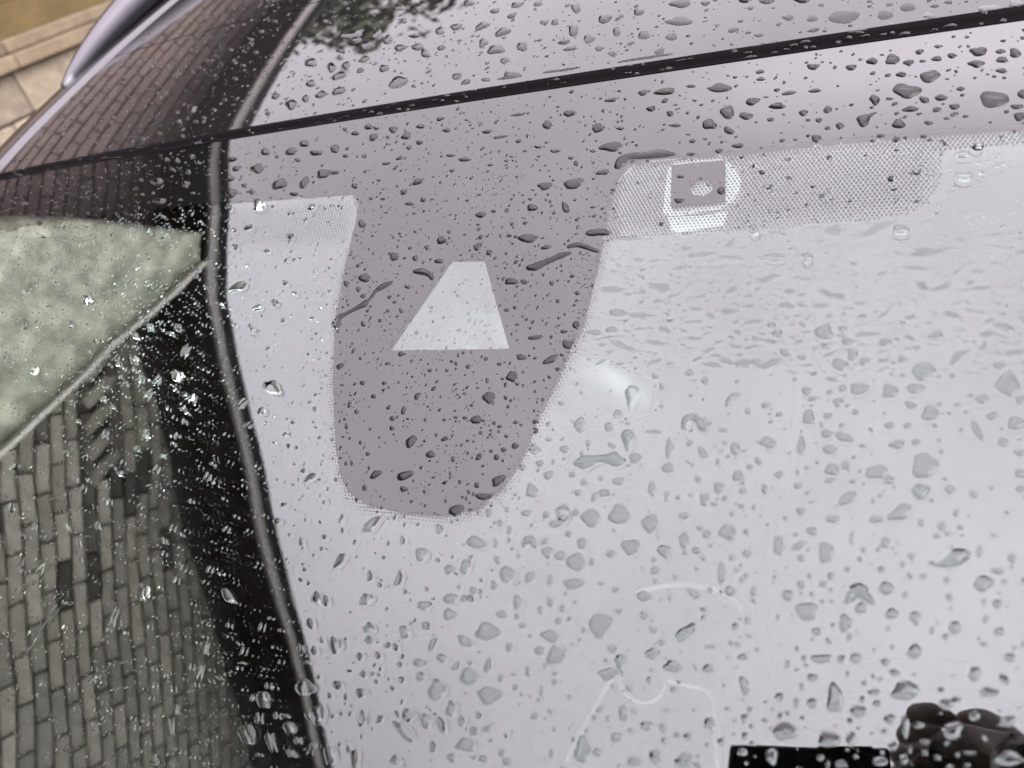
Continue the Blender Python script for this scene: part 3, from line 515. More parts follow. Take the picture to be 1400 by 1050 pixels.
523 406 -81 0 -2243 1040 918 288 305 -370 0 -1521 131 911 -359 -139 -470 0 -1784 -5 306 391 272 -160 0 -1548 -62 216 276 307 -184 0 -1940 651 379 -355
-173 -104 0 -1943 831 461 152 189 -233 0 -1781 874 358 -12 122 -317 0 -1644 -175 225 225 182 -121 0 -998 -496 270 18 66 -186 0 -926 -538 435 356 180
-142 0 -2357 -70 368 11 114 -243 0 -2302 -175 251 10 121 -259 0 -2333 -362 277 14 91 -189 0 -2396 -466 306 18 102 -208 0 -2325 -290 250 12 101 -213 0
-1860 -497 257 16 78 -179 0 -2779 -636 -5 223 529 -90 0 -3136 -322 374 17 223 -403 0 -3326 -11 161 281 334 -147 0 -3130 138 383 6 141 -264 0 -3174 -79
48 207 338 -109 0 -3102 673 426 -9 224 -440 0 -2814 605 345 -5 122 -252 0 -3236 586 218 211 538 -341 0 -3227 197 324 3 118 -219 0 -2520 89 199 119 193
-156 0 -2794 -861 -7 296 215 -33 0 -2298 -104 252 8 81 -175 0 -1832 -622 68 231 157 -49 0 -1948 -791 230 19 79 -172 0 -3522 -221 363 13 137 -233 0
-3523 -503 244 236 250 -128 0 -3447 -903 368 282 143 -78 0 -3147 -782 33 338 196 -41 0 -3282 -714 249 17 188 -319 0 -2360 869 359 -12 122 -279 0 -1609
952 297 -12 90 -244 0 -1741 1055 277 -13 94 -250 0 -2133 679 257 86 136 -161 0 -1190 -322 234 13 72 -195 0 -1116 -328 162 9 49 -135 0 -1219 -143 214 9
51 -140 0 -1258 -236 186 120 128 -116 0 -1055 -35 134 86 213 -205 0 -701 -540 171 13 53 -163 0 -2104 -1473 650 84 304 -605 0 -2311 -1676 51 771 270
-30 0 -3260 -1441 242 461 276 -80 0 -1325 -1399 607 -389 -244 -201 0 -1387 -1748 93 468 297 -45 0 -1370 -1893 10 467 273 -15 0 -843 -2172 644 125 218
-550 0 -799 -1960 492 88 175 -456 0 -550 -2078 411 79 118 -327 0 -664 -2181 392 -483 -204 -85 0 -1467 -2144 42 346 272 -21 0 -1467 -2254 237 45 235
-501 0 -1507 -2455 427 88 148 -305 0 -514 -1842 662 115 158 -454 0 -370 -1971 548 102 184 -547 0 -221 -2163 386 78 158 -482 0 -50 -2149 273 56 150
-488 0 -601 -1320 379 50 139 -408 0 -599 -1477 315 46 111 -321 0 -527 -1326 256 34 114 -343 0 -798 -2073 195 37 130 -335 0 -668 -2034 191 36 78 -209 0
-610 -2023 247 46 51 -139 0 -2821 -1057 314 30 185 -332 0 -2965 -1204 365 -357 -175 -55 0 -3541 -1125 91 382 236 -53 0 -3145 -1108 425 -353 -168 -66 0
-2452 -870 184 233 159 -73 0 -2074 -1102 347 -248 -177 -115 0 -2041 -1002 92 313 186 -50 0 -1931 -1040 251 25 68 -147 0 -2316 -1767 228 34 108 -201 0
-2293 -2108 297 51 105 -189 0 -2269 -2078 222 38 87 -158 0 -1555 -2031 155 27 106 -225 0 -1369 -1974 173 30 73 -164 0 -2157 -1245 128 14 81 -162 0
-470 -2135 202 40 71 -201 0 -432 -1990 277 52 85 -247 0 -517 -1628 250 39 86 -251 0 -492 -2211 326 -135 -125 -156 0 -723 -2265 209 42 47 -121 0 -3546
-1401 -106 493 200 -10 0 -3631 -1219 412 41 158 -242 0 -762 -1224 186 23 46 -130 0 -754 -1155 207 25 46 -131 0 -670 -930 228 23 57 -169 0 -1094 -864
280 120 166 -191 0 -665 -1007 165 18 45 -133 0 -540 -873 143 14 60 -186 0 -1080 -747 241 160 136 -117 0 -575 -797 67 295 147 -38 0 -733 -839 148 14 41
-121 0 -552 -1703 250 41 46 -132 0 -629 -1629 196 31 95 -268 0 -322 -1855 165 29 59 -181 0 -433 -1767 150 25 53 -157 0 -65 -1950 208 39 89 -294 0 -744
-1885 137 24 38 -101 0 -1480 -1961 154 26 48 -106 0 -3364 -1950 45 174 624 -100 1 -2673 1013 854 -42 596 -960 1 -2455 590 646 -15 413 -664 1 -2842 478
571 -11 412 -613 1 -2530 268 638 89 709 -1002 1 -2207 349 704 98 381 -572 1 -2383 325 543 -129 342 -663 1 -4050 557 922 -218 631 -930 1 -6330 629 1165
-275 665 -713 1 -5689 1959 641 -210 431 -558 1 -5281 1730 534 -167 330 -446 1 -5161 2247 485 -170 286 -407 1 -4540 1611 639 -198 234 -347 1 -6045 1672
976 -119 448 -479 1 -5525 1151 707 -190 270 -337 1 -5873 612 539 -125 382 -436 1 -4700 156 102 237 937 -699 1 -4502 138 571 -115 311 -415 1 -4273 179
463 -96 298 -412 1 -4095 341 548 -121 293 -421 1 -4250 535 426 -99 271 -387 1 -3835 47 432 -87 267 -391 1 -3804 277 481 -105 239 -358 1 -3724 325 478
-106 236 -360 1 -3651 441 478 -111 235 -366 1 -3612 613 438 -107 204 -324 1 -3716 1018 549 -151 219 -354 1 -3763 1282 610 -179 229 -374 1 -4259 1755
674 -218 270 -421 1 -4025 1902 610 -207 261 -428 1 -3952 2049 662 -233 262 -439 1 -3872 2255 614 -227 265 -455 1 -3720 1529 570 -179 234 -391 1 -3387
1348 539 -164 212 -370 1 -3404 1640 506 -166 221 -393 1 -3946 1388 484 -145 241 -385 1 -2987 255 470 -106 197 -339 1 -2775 179 416 -92 212 -377 0
-2540 2305 851 33 312 -537 0 -2197 2451 610 82 295 -471 0 -2193 2088 763 202 430 -584 0 -2750 2051 676 174 407 -512 0 -2844 2231 618 -76 165 -379 0
-2074 2522 629 -93 149 -407 0 -1721 2144 815 44 256 -498 0 -1908 2069 145 588 469 -264 0 -1895 2394 762 -107 119 -335 0 -1983 1960 543 -59 86 -231 0
-2521 2491 567 -81 181 -449 0 -2811 2341 498 121 247 -316 0 -2912 2461 544 68 205 -296 0 -2351 1879 726 -74 272 -672 0 -3690 2065 950 -104 248 -488 0
-3856 2319 983 -123 279 -544 0 -3419 2234 556 -67 236 -491 0 -3843 2585 438 -62 159 -317 0 -3681 2552 389 -55 170 -347 0 -3494 2574 457 -65 180 -378 0
-3359 2476 447 -61 142 -303 0 -3453 2378 450 -59 160 -335 0 -3699 2442 427 -57 136 -274 0 -3144 2308 395 -50 104 -228 0 -3255 2108 360 -41 105 -223 0
-3399 2048 366 -40 108 -223 0 -4105 2367 367 -47 148 -278 0 -3986 2176 358 -41 142 -269 0 -3837 2175 312 -36 120 -233 0 -5478 1980 526 -54 190 -287 0
-5698 2105 496 -55 201 -295 0 -5941 2289 673 -82 213 -307 0 -5478 2493 441 -58 196 -306 0 -5526 2257 341 -41 147 -224 0 -6166 2335 376 -48 168 -235 0
-4809 2491 448 -59 150 -257 0 -5315 1799 834 -76 160 -243 0 -2081 2341 375 -51 91 -245 0 -2350 2413 260 -36 86 -220 0 -2492 2036 389 -44 124 -301 0
-2622 2124 365 -43 116 -277 0 -1861 1518 434 -34 111 -296 0 -2539 1633 320 -27 110 -257 0 -2445 1449 375 -27 141 -332 0 -2064 1382 384 -26 74 -187 0
-2377 1646 508 143 174 -220 0 -1741 1804 404 116 231 -325 0 -2711 1888 431 -44 169 -389 0 -3653 1714 372 -32 208 -403 0 -3374 1646 286 -24 120 -242'''.split()]
SNAKES = [['bent rivulet of rain over the top of the pale dotted band', 0, [[950, 1899, 360], [975, 1947, 481], [1025, 1973, 300], [1121, 1961, 296], [1224, 1967, 410], [1302, 1951, 232], [1338, 1946, 115]]],
  ['long thin rain streak with a round head at the dark patch edge', 0, [[-1094, 669, 539], [-1083, 719, 271], [-1020, 756, 169], [-945, 798, 202], [-876, 834, 334], [-845, 864, 201], [-817, 946, 168], [-761, 982, 335], [-691, 1011, 133]]],
  ['jagged rain trail beside the pale wedge window, upper right', 0, [[418, 1082, 234], [467, 1085, 377], [517, 1112, 289], [568, 1133, 231], [632, 1165, 287], [704, 1184, 143]]],
  ['short rain trail above the jagged one on the dark patch', 0, [[689, 1238, 173], [751, 1252, 229], [807, 1231, 198], [875, 1197, 168], [908, 1184, 111]]],
  ['flat wide raindrop with a curled tail above the pale wedge window', 0, [[-515, 1098, 197], [-457, 1095, 294], [-388, 1073, 226], [-346, 1033, 192]]],
  ['raindrop shaped like a dumbbell below the dotted band', 0, [[997, -309, 230], [1038, -301, 456], [1077, -290, 409], [1125, -273, 204], [1174, -270, 270], [1218, -267, 447], [1256, -282, 355], [1282, -276, 177]]],
  ['horseshoe shaped raindrop on the clear glass', 0, [[1616, -45, 218], [1625, -4, 306], [1656, 16, 262], [1696, -5, 216], [1721, -53, 342], [1752, -25, 214]]],
  ['arched raindrop hooked downwards on the clear glass', 0, [[1844, 96, 129], [1853, 132, 172], [1875, 156, 215], [1907, 161, 129]]],
  ['long thin water line lying along the black seam', 1, [[788, 64, 127], [880, 69, 187], [994, 67, 215], [1106, 66, 181], [1196, 60, 119]]],
  ['short thin water line against the black seam', 1, [[168, 87, 140], [264, 83, 207], [365, 77, 204], [462, 81, 134]]],
  ['faint water line against the black seam over the dark patch', 1, [[-248, 101, 150], [-146, 96, 236], [-46, 91, 145]]],
  ['fat teardrop running down the pale part of the screen', 0, [[1277, 162, 467], [1283, 114, 372], [1279, 76, 185], [1278, 47, 92]]],
  ['teardrop with a pointed tail low on the pale glass', 0, [[1287, -121, 451], [1298, -166, 314], [1298, -203, 134]]],
  ['thin pale scratch of water over the reflected bricks', 0, [[-2929, -1688, 205], [-2943, -1749, 136], [-2976, -1834, 109], [-3009, -1944, 108], [-3054, -2076, 81]]],
  ['big raindrop with a tail to one side low on the pale glass', 0, [[2861, -689, 100], [2898, -688, 198], [2941, -665, 361], [2979, -640, 426], [3003, -630, 295]]],
  ['raindrop shaped like a hanging tooth near the console', 0, [[1415, -1373, 340], [1419, -1405, 226], [1436, -1439, 112]]],
  ['bent drop with two lobes under the wedge window reflection', 0, [[753, -826, 179], [766, -794, 224], [799, -795, 223], [828, -827, 155]]],
  ['star shaped splash drop low on the pale glass', 0, [[2499, -918, 136], [2521, -880, 306], [2553, -854, 408], [2580, -883, 304], [2609, -907, 134]]]]
PATCH = {'frit_low': [[-2858, 1967], [-1989, 1938], [-1375, 1917], [-1291, 1863], [-1235, 1734], [-1215, 1624], [-1179, 1139], [-1112, 682], [-970, 197], [-803, -249], [-689, -482], [-580, -613], [-409, -689], [-119, -712], [175, -704], [393, -642], [536, -490], [620, -296], [688, 0], [783, 306], [875, 648], [907, 1091], [924, 1564], [946, 1810], [1011, 1917], [1176, 1935], [1768, 1928], [2392, 1934], [2957, 1924], [3363, 1910]], 'wedge': [[-582, 440], [397, 452], [41, 1187], [-245, 1197]], 'ring': [[1306, 1482], [1298, 1679], [1299, 1845], [1342, 1908], [1481, 1909], [1651, 1900], [1743, 1828], [1793, 1716], [1796, 1622], [1752, 1534], [1674, 1484], [1525, 1468], [1373, 1452]], 'lens': [[1328, 1854], [1684, 1853], [1711, 1532], [1361, 1518]], 'tab': [[1339, 1455], [1374, 1354], [1421, 1328], [1712, 1362], [1726, 1468], [1574, 1447]], 'speck': [[1471, 1661], [1507, 1718], [1567, 1727], [1624, 1680], [1623, 1610], [1570, 1576], [1504, 1593]], 'bandR': [[939, 1748], [1075, 1909], [2956, 1913], [2944, 1591], [2874, 1415], [2723, 1341], [1772, 1291], [1053, 1314], [937, 1263]], 'bandL': [[-2851, 1950], [-1355, 1900], [-1222, 1625], [-1215, 1379], [-1548, 1367], [-2609, 1404]], 'pts': [[2956, 1913], [3363, 1900], [3356, 1753]]}
CONSOLE = [[(-0.0625, 0.0446), (-0.0549, 0.0876), (-0.0442, 0.1338), (-0.0364, 0.1663), (-0.0289, 0.1752), (-0.019, 0.1667), (-0.0084, 0.1545), (0.0088, 0.1491), (0.0243, 0.1543), (0.0336, 0.1673), (0.0345, 0.1859)], [(0.0345, 0.1859), (0.0617, 0.1832), (0.0827, 0.1815), (0.0939, 0.1719), (0.1021, 0.1459), (0.112, 0.09)], [(-0.0348, 0.3089), (-0.0046, 0.3253), (0.0348, 0.3355), (0.0703, 0.3336), (0.0944, 0.3228), (0.1099, 0.3062)]]

# ------------------------------------------------------------ ground
def ground():
    N = 40
    v = []; f = []
    for i in range(N+1):
        for j in range(N+1):
            x = (i/N-.5)*2; y = (j/N-.5)*2
            v.append((math.copysign(abs(x)**2*250, x), math.copysign(abs(y)**2*250, y), 0))
    for i in range(N):
        for j in range(N):
            a = i*(N+1)+j
            f.append((a, a+N+1, a+N+2, a+1))
    o = pmesh('ground', v, f, M_GROUND)
    o['kind'] = 'structure'
ground()

# ------------------------------------------------------------ the house beside the car
HX = -3.0
def eave_z(y):                     # height of the eave line over y
    if y < .25: return 3.53 - .25*(y-.25)
    if y < 1.16: return 3.53 + .05*(y-.25)
    return 3.16
H0, H1 = -6.0, 3.35
house = thing('brick_house', 'grey brown brick house with sandstone base, grey barge boards and dark eaves beside the car', 'house', (HX, 0, 0))
def hl(p): return (p[0]-HX, p[1], p[2])
def hmesh(name, v, f, m, parent=house, smooth=False):
    return pmesh(name, [hl(p) for p in v] if parent is house else v, f, m, parent, smooth)
# core wall
ys = [H0, -4.5, -3, -1.5, .25, .62, 1.159, 1.161, 2.2, H1]
v = []; f = []
for y in ys:
    zt = eave_z(y)
    v += [(HX-.012, y, 0), (HX-.012, y, zt), (HX-.32, y, zt), (HX-.32, y, 0)]
for i in range(len(ys)-1):
    for k in range(4):
        f.append((i*4+k, (i+1)*4+k, (i+1)*4+(k+1) % 4, i*4+(k+1) % 4))
f += [(0, 1, 2, 3), tuple(4*(len(ys)-1)+k for k in (3, 2, 1, 0))]
wall_ = hmesh('wall', v, f, [M_MORTAR, M_MORTARM])
for p in wall_.data.polygons:
    if p.center.y > .6 and p.center.y < H1-.05: p.material_index = 1
# bricks
def brick_mesh(L, Hh, dp, seed):
    r = random.Random(seed)
    b = .004
    j = lambda: r.uniform(-.0015, .0015)
    v = []
    for (x, k) in ((-dp, 0), (dp*.65, 0), (dp, b)):
        for (sy, sz) in ((-1, -1), (1, -1), (1, 1), (-1, 1)):
            v.append((x+j(), sy*(L/2-k)+j(), sz*(Hh/2-k)+j()))
    f = [(8, 9, 10, 11)]
    for a in (0, 4):
        for k in range(4):
            f.append((a+k, a+(k+1) % 4, a+4+(k+1) % 4, a+4+k))
    me = bpy.data.meshes.new('brick')
    me.from_pydata(v, [], f); me.update()
    me.materials.append(M_BRICK)
    return me
BR = [brick_mesh(.213, .064, .011, k) for k in range(6)]
BRM = []
for q in BR:
    q2 = q.copy(); q2.name = 'brick'; q2.materials.clear(); q2.materials.append(M_BRICKM); BRM.append(q2)
BRD = []
for q in BR:
    q2 = q.copy(); q2.name = 'brick'; q2.materials.clear(); q2.materials.append(M_DARKBRICK); BRD.append(q2)
GAB = [(-1.01, 1.55), (.425, 3.46), (.56, 3.47), (.56, 1.55)]
GX = -2.60
def in_gable(y, z):
    return False
cand = []
rz = 0
z = 1.98
while z < 5.2:
    off = (rz % 2)*.1125 + random.uniform(-.008, .008)
    y = H0+.11+off
    while y < H1-.1:
        if z-.04 < min(eave_z(y-.1), eave_z(y+.1)) and not in_gable(y-.09, z+.03) and not in_gable(y+.1, z) and not (abs(z-3.18) < .05 and -.62 < y < .02):
            cand.append((y, z))
        y += .225
    z += .075; rz += 1
def rank(c):
    y, z = c
    if -2.7 < y < .3 and z > 2.45: return abs(z-3.1)*.5 + abs(y+1.2)*.3
    if .6 < y < 2.8 and z > 2.0: return .6 + abs(z-2.8)*.5
    return 9 + abs(y)
cand.sort(key=rank)
rest = {0: ([], []), 1: ([], [])}
for i, (y, z) in enumerate(cand):
    mv = 1 if y > .6 else 0
    dark = not mv and -1.25 < y < .1 and (random.random() < (.93 if abs(z-3.105) < .02 and y > -1.15 else .5 if abs(z-3.255) < .02 and y > -.8 else .10))  # two courses coloured dark as recess shade, single bricks dark at random
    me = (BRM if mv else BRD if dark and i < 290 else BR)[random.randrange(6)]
    rest_v, rest_f = rest[mv]
    dx = random.uniform(-.003, .003)
    if i < 290:
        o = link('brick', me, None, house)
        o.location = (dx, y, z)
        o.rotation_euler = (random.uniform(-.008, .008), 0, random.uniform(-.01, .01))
    else:
        b = len(rest_v)
        rest_v += [(q.co.x+dx, q.co.y+y, q.co.z+z) for q in me.vertices]
        rest_f += [tuple(b+k for k in p.vertices) for p in me.polygons]
for mv in (0, 1):
    o = pmesh('brickwork', rest[mv][0], rest[mv][1], M_BRICKM if mv else M_BRICK, house); o['kind'] = 'stuff'
for k in range(5):                 # a short course of bricks set on the slant
    o = link('brick', BR[k], None, house)
    o.location = (.004, -.54+k*.125, 3.185)
    o.rotation_euler = (math.radians(52), 0, .1)
# roughcast gable with its pale sloping coping
# finely cut face so that it can be lumpy
fv = []; ff = []
NY, NZ = 40, 60
for i in range(NZ+1):
    z = 1.55+(3.465-1.55)*i/NZ
    ya = -1.01+(z-1.55)/1.91*1.435
    for j in range(NY+1):
        y = ya+(.56-ya)*j/NY
        d = GX-HX+.018*noise.noise(Vector((y*9, z*9, 1.3)))+.007*noise.noise(Vector((y*28, z*28, 4)))
        fv.append((HX+d, y, z))
for i in range(NZ):
    for j in range(NY):
        a = i*(NY+1)+j
        ff.append((a, a+1, a+NY+2, a+NY+1))
hmesh('roughcast_gable', fv, ff, M_ROUGH, smooth=True)
pv = [(GX-.02, y, z) for y, z in GAB] + [(GX-.12, y, z) for y, z in GAB]
hmesh('porch_side', pv, [(k, (k+1) % 4, 4+(k+1) % 4, 4+k) for k in range(4)], M_ROUGH)
mb = MB()
def slant(a, b, w, x0, x1):
    a = Vector(a); b = Vector(b); d = (b-a).normalized(); n = Vector((-d.y, d.x))*w
    q = [a, b, b+n, a+n]
    k = len(mb.v)
    mb.v += [hl((x0, p.x, p.y)) for p in q] + [hl((x1, p.x, p.y)) for p in q]
    mb.f += [tuple(k+i for i in t) for t in ((0,1,2,3),(7,6,5,4),(0,4,5,1),(1,5,6,2),(2,6,7,3),(3,7,4,0))]
slant((-1.018, 1.54), (.428, 3.467), .018, GX-.10, GX+.035)
mb.build('coping', M_COPING, house)
mb = MB()
mb.box(hl((GX-.12, .562, 1.55)), hl((GX+.012, .572, 3.47)))
mb.build('corner_bead', M_ROUGH, house)
# eaves: soffit, board, gutter edge, roof
def strip(name, fx, m, seg=None):
    yy = sorted(set([H0, -4, -3, -2, -1, .25, .8, 1.159, 1.161, 2, 2.8, H1]))
    rings = [[hl((x, y, eave_z(y)+dz)) for (x, dz) in fx] for y in yy]
    vv, f2 = loft(rings)
    mm = MB(); mm.v = vv; mm.f = f2
    return mm.build(name, m, house)
strip('soffit', [(HX-.05, -.02), (-2.62, -.02), (-2.62, 0), (HX-.05, 0)], M_SOFFIT)
strip('barge_board', [(-2.618, -.030), (-2.596, -.030), (-2.596, .025), (-2.618, .025)], M_BOARD)
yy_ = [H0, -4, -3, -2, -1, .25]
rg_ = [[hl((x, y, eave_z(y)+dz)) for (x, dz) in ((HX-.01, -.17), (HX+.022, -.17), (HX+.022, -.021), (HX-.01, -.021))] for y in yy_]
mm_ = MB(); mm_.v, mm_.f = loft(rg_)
mm_.build('eave_shade_board', M_EAVESHADE, house)  # added dark board standing in for the eave shade on the bricks
strip('roof', [(-2.565, .034), (-2.555, .05), (-5.5, 1.9), (-5.5, 1.8)], M_ROOF)
# the sandstone base: blocks one by one, then the ledge stones
SB = []
for k in range(5):
    r = random.Random(50+k)
    L, Hh = (.34, .28, .42, .38, .31)[k], .163
    mm = MB().box((-.05, -L/2+.004, -Hh/2), (.03, L/2-.004, Hh/2), .009)
    me = bpy.data.meshes.new('stone_block')
    me.from_pydata(mm.v, [], mm.f); me.update(); me.materials.append(M_STONE)
    SB.append((L, me))
plinth = MB().box(hl((HX-.01, H0, 0)), hl((HX+.012, H1, 1.31))).build('stone_base', M_MORTAR, house)
zc = 1.312-.0855-6*.171; r = random.Random(3)
while zc < 1.24:
    y = H0 + r.uniform(0, .3)
    while y < H1-.3:
        L, me = SB[r.randrange(5)]
        o = link('stone_block', me, None, house)
        o.location = (r.uniform(-.004, .006), y+L/2, zc)
        y += L
    zc += .171
y = H0
while y < H1-.01:
    L = min(r.uniform(.5, .8), H1-y)
    MB().box(hl((HX-.02, y+.003, 1.315)), hl((HX+.085, y+L-.003, 1.372)), .008).build('ledge_stone', M_LEDGE, house)
    MB().box(hl((HX-.02, y+.003, 1.374)), hl((HX+.06, y+L-.003, 1.425)), .008).build('ledge_stone', M_LEDGE, house)
    y += L
MB().box(hl((HX-.02, H0, 1.427)), hl((HX+.016, H1, 1.545))).build('ledge_course', M_OCHRE, house)
MB().box(hl((HX-.02, H0, 1.548)), hl((HX+.008, H1, 1.94))).build('render_band', M_OCHRE, house)

# ------------------------------------------------------------ the tree behind the house corner
tree = thing('leafy_tree', 'leafy green tree standing beyond the far corner of the brick house', 'tree', (-3.5, 4.85, 0))
mb = MB()
mb.tube([(0, 0, 0), (.03, .02, 1), (-.02, .05, 2), (.05, 0, 3), (0, 0, 4)], [.15, .12, .1, .07, .03], 9)
rt = random.Random(11)
for k in range(9):
    a = k*2.4; h = 1.8+k*.22
    mb.tube([(0, 0, h), (.35*math.cos(a), .35*math.sin(a), h+.4), (.9*math.cos(a), .9*math.sin(a), h+.75)], [.05, .035, .012], 6)
mb.build('trunk', M_BARK, tree, True)
lv = []; lf = []
for c in range(125):
    while True:
        p = Vector((rt.uniform(-1, 1), rt.uniform(-1, 1), rt.uniform(-1, 1)))
        if .35 < p.length < 1: break
    ce = Vector((p.x*1.1, p.y*1.1, 3.75+p.z*1.2))
    rad = rt.uniform(.16, .34)
    for k in range(46):
        q = ce+Vector((rt.gauss(0, rad*.5), rt.gauss(0, rad*.5), rt.gauss(0, rad*.4)))
        d = Vector((rt.gauss(0, 1), rt.gauss(0, 1), rt.gauss(0, .6))).normalized()
        e = d.cross(Vector((rt.gauss(0, 1), rt.gauss(0, 1), rt.gauss(0, 1)))).normalized()
        L = rt.uniform(.05, .09); w = L*.45
        b = len(lv)
        lv += [tuple(q-d*L), tuple(q+e*w), tuple(q+d*L), tuple(q-e*w)]
        lf.append((b, b+1, b+2, b+3))
pmesh('crown', lv, lf, M_LEAF, tree)

# ------------------------------------------------------------ the car
car = thing('parked_car', 'rain wet dark car with black glass roof and rain sensor behind its windscreen', 'car', (0, 0, 0))
def edge_u(w):                     # half width of the roof glass over its length
    return float(np.interp(w, [0, .1, .25, .6, 1.2], [.695, .70, .695, .67, .61]))
# drop outlines in the glass's own coordinates (m): surface, u, v, axis a, axis b
def outline(e, n, rnd, amp):
    s, u, v, a0, a1, b0, b1 = e
    u *= 1e-4; v *= 1e-4; a0 *= 1e-5; a1 *= 1e-5; b0 *= 1e-5; b1 *= 1e-5
    if a0*b1-a1*b0 < 0: b0, b1 = -b0, -b1
    ph = [rnd.uniform(0, 6.28) for _ in range(4)]
    am = [amp*rnd.uniform(.4, 1) for _ in range(4)]
    pts = []
    sq = rnd.uniform(.0, .12)
    for k in range(n):
        t = 2*math.pi*k/n
        r = 1+am[0]*math.cos(2*t+ph[0])*.6+am[1]*math.cos(3*t+ph[1])+am[2]*.6*math.cos(4*t+ph[2])+am[3]*.25*math.cos(5*t+ph[3])
        c, q = math.cos(t), math.sin(t)
        pts.append((u+(a0*c+b0*q)*r, v+(a1*c+b1*q)*r))
    return s, (u, v), pts

def surf(s): return roof if s else wind

def dome(verts, faces, s, cen, pts, H, p, rings, sag=.10):
    """a drop with its rim on the glass; the foot of the drop is the glass itself"""
    fn = surf(s); nn = nrm(fn, *cen)
    n = len(pts); b = len(verts)
    dv = -sag*min(H*2.5, .004)
    for q in rings:
        sh = dv*(1-q)*2.0
        h = H*(1-q**p)
        for (x, y) in pts:
            uu = cen[0]+(x-cen[0])*q; vv = cen[1]+(y-cen[1])*q+sh
            verts.append(tuple(fn(uu, vv)+nn*(h-1e-5)))
    for i in range(len(rings)-1):
        for k in range(n):
            k2 = (k+1) % n
            faces.append((b+i*n+k, b+i*n+k2, b+(i+1)*n+k2, b+(i+1)*n+k))
    verts.append(tuple(fn(cen[0], cen[1]+dv*2)+nn*(H-1e-5)))
    t = len(verts)-1; e = b+(len(rings)-1)*n
    for k in range(n):
        faces.append((e+k, e+(k+1) % n, t))

HOLES = {0: [], 1: []}             # rims, where water replaces air on the glass
OCC = {}
def occ_add(s, c, r):
    OCC.setdefault((s, int(c[0]//.012), int(c[1]//.012)), []).append((c[0], c[1], r))
def occ_free(s, c, r):
    i, j = int(c[0]//.012), int(c[1]//.012)
    for a in (-1, 0, 1):
        for b in (-1, 0, 1):
            for (x, y, q) in OCC.get((s, i+a, j+b), ()):
                if (x-c[0])**2+(y-c[1])**2 < (q+r)**2: return False
    return True

dd = [tuple(DATA[i:i+7]) for i in range(0, len(DATA), 7)]
def on_snake(e):
    for lab, s_, sp in SNAKES:
        if s_ != e[0]: continue
        for x, y, r in sp:
            if math.hypot(x-e[1], y-e[2])*1e-4 < max(r*1.1e-5, .003): return True
    return False
dd = [e for e in dd if not on_snake(e)]
area = lambda e: abs(e[3]*e[6]-e[4]*e[5])
dd.sort(key=lambda e: -area(e)*(1 if e[0] == 0 else .45))
SNAKES_N = len(SNAKES)
small_v = []; small_f = []
drop_jobs = []
rd = random.Random(21)
for i, e in enumerate(dd):
    a = math.hypot(e[3], e[4])*1e-5; b = math.hypot(e[5], e[6])*1e-5
    big = i < 300-SNAKES_N
    s, c, pts = outline(e, 28 if big else 14, rd, .13 if max(a, b) > .0025 else .08)
    mi = min(a, b); gm = math.sqrt(a*b)
    if s == 1: mi = a*.6
    flat = .55 if (c[1] < .05 and c[0] > -.15) else .85
    H = min(.52*mi, .0017)*flat*rd.uniform(.85, 1.15)
    p = 2.0+min(2.2, mi/.0025)
    drop_jobs.append((s, c, pts, H, p, big, max(a, b)))
    HOLES[s].append(pts)
    occ_add(s, c, max(a, b)*.9)

# rivulets: a spine with its half widths
def snake(S_, spine):
    P = [(x*1e-4, y*1e-4, max(r*1e-5, .0006)) for x, y, r in spine]
    # resample
    Q = []
    for i in range(len(P)-1):
        for k in range(4):
            t = k/4.0
            Q.append(tuple(P[i][j]*(1-t)+P[i+1][j]*t for j in range(3)))
    Q.append(P[-1])
    for _ in range(2):
        Q = [Q[0]]+[tuple((Q[i-1][j]+2*Q[i][j]+Q[i+1][j])/4 for j in range(3)) for i in range(1, len(Q)-1)]+[Q[-1]]
    def tangent(i):
        a = Q[max(i-1, 0)]; b = Q[min(i+1, len(Q)-1)]
        d = math.hypot(b[0]-a[0], b[1]-a[1]) or 1
        return (b[0]-a[0])/d, (b[1]-a[1])/d
    wob = [1+.16*noise.noise(Vector((q[0]*400, q[1]*400, 2))) for q in Q]
    Lf = []; Rt = []
    for i, q in enumerate(Q):
        tx, ty = tangent(i); r = q[2]*wob[i]
        Lf.append((q[0]-ty*r, q[1]+tx*r)); Rt.append((q[0]+ty*r, q[1]-tx*r))
    def cap(i, sgn):
        q = Q[i]; tx, ty = tangent(i); r = q[2]*wob[i]; out = []
        for k in range(1, 5):
            a = math.pi*k/5
            # from left round the end to right (sgn +1: end, -1: start, right to left)
            cx, cy = (-ty*math.cos(a)+tx*math.sin(a), tx*math.cos(a)+ty*math.sin(a)) if sgn > 0 else (ty*math.cos(a)-tx*math.sin(a), -tx*math.cos(a)-ty*math.sin(a))
            out.append((q[0]+cx*r, q[1]+cy*r))
        return out
    loop = Lf+cap(len(Q)-1, 1)+Rt[::-1]+cap(0, -1)
    loop = loop[::-1]              # counter-clockwise
    return Q, loop

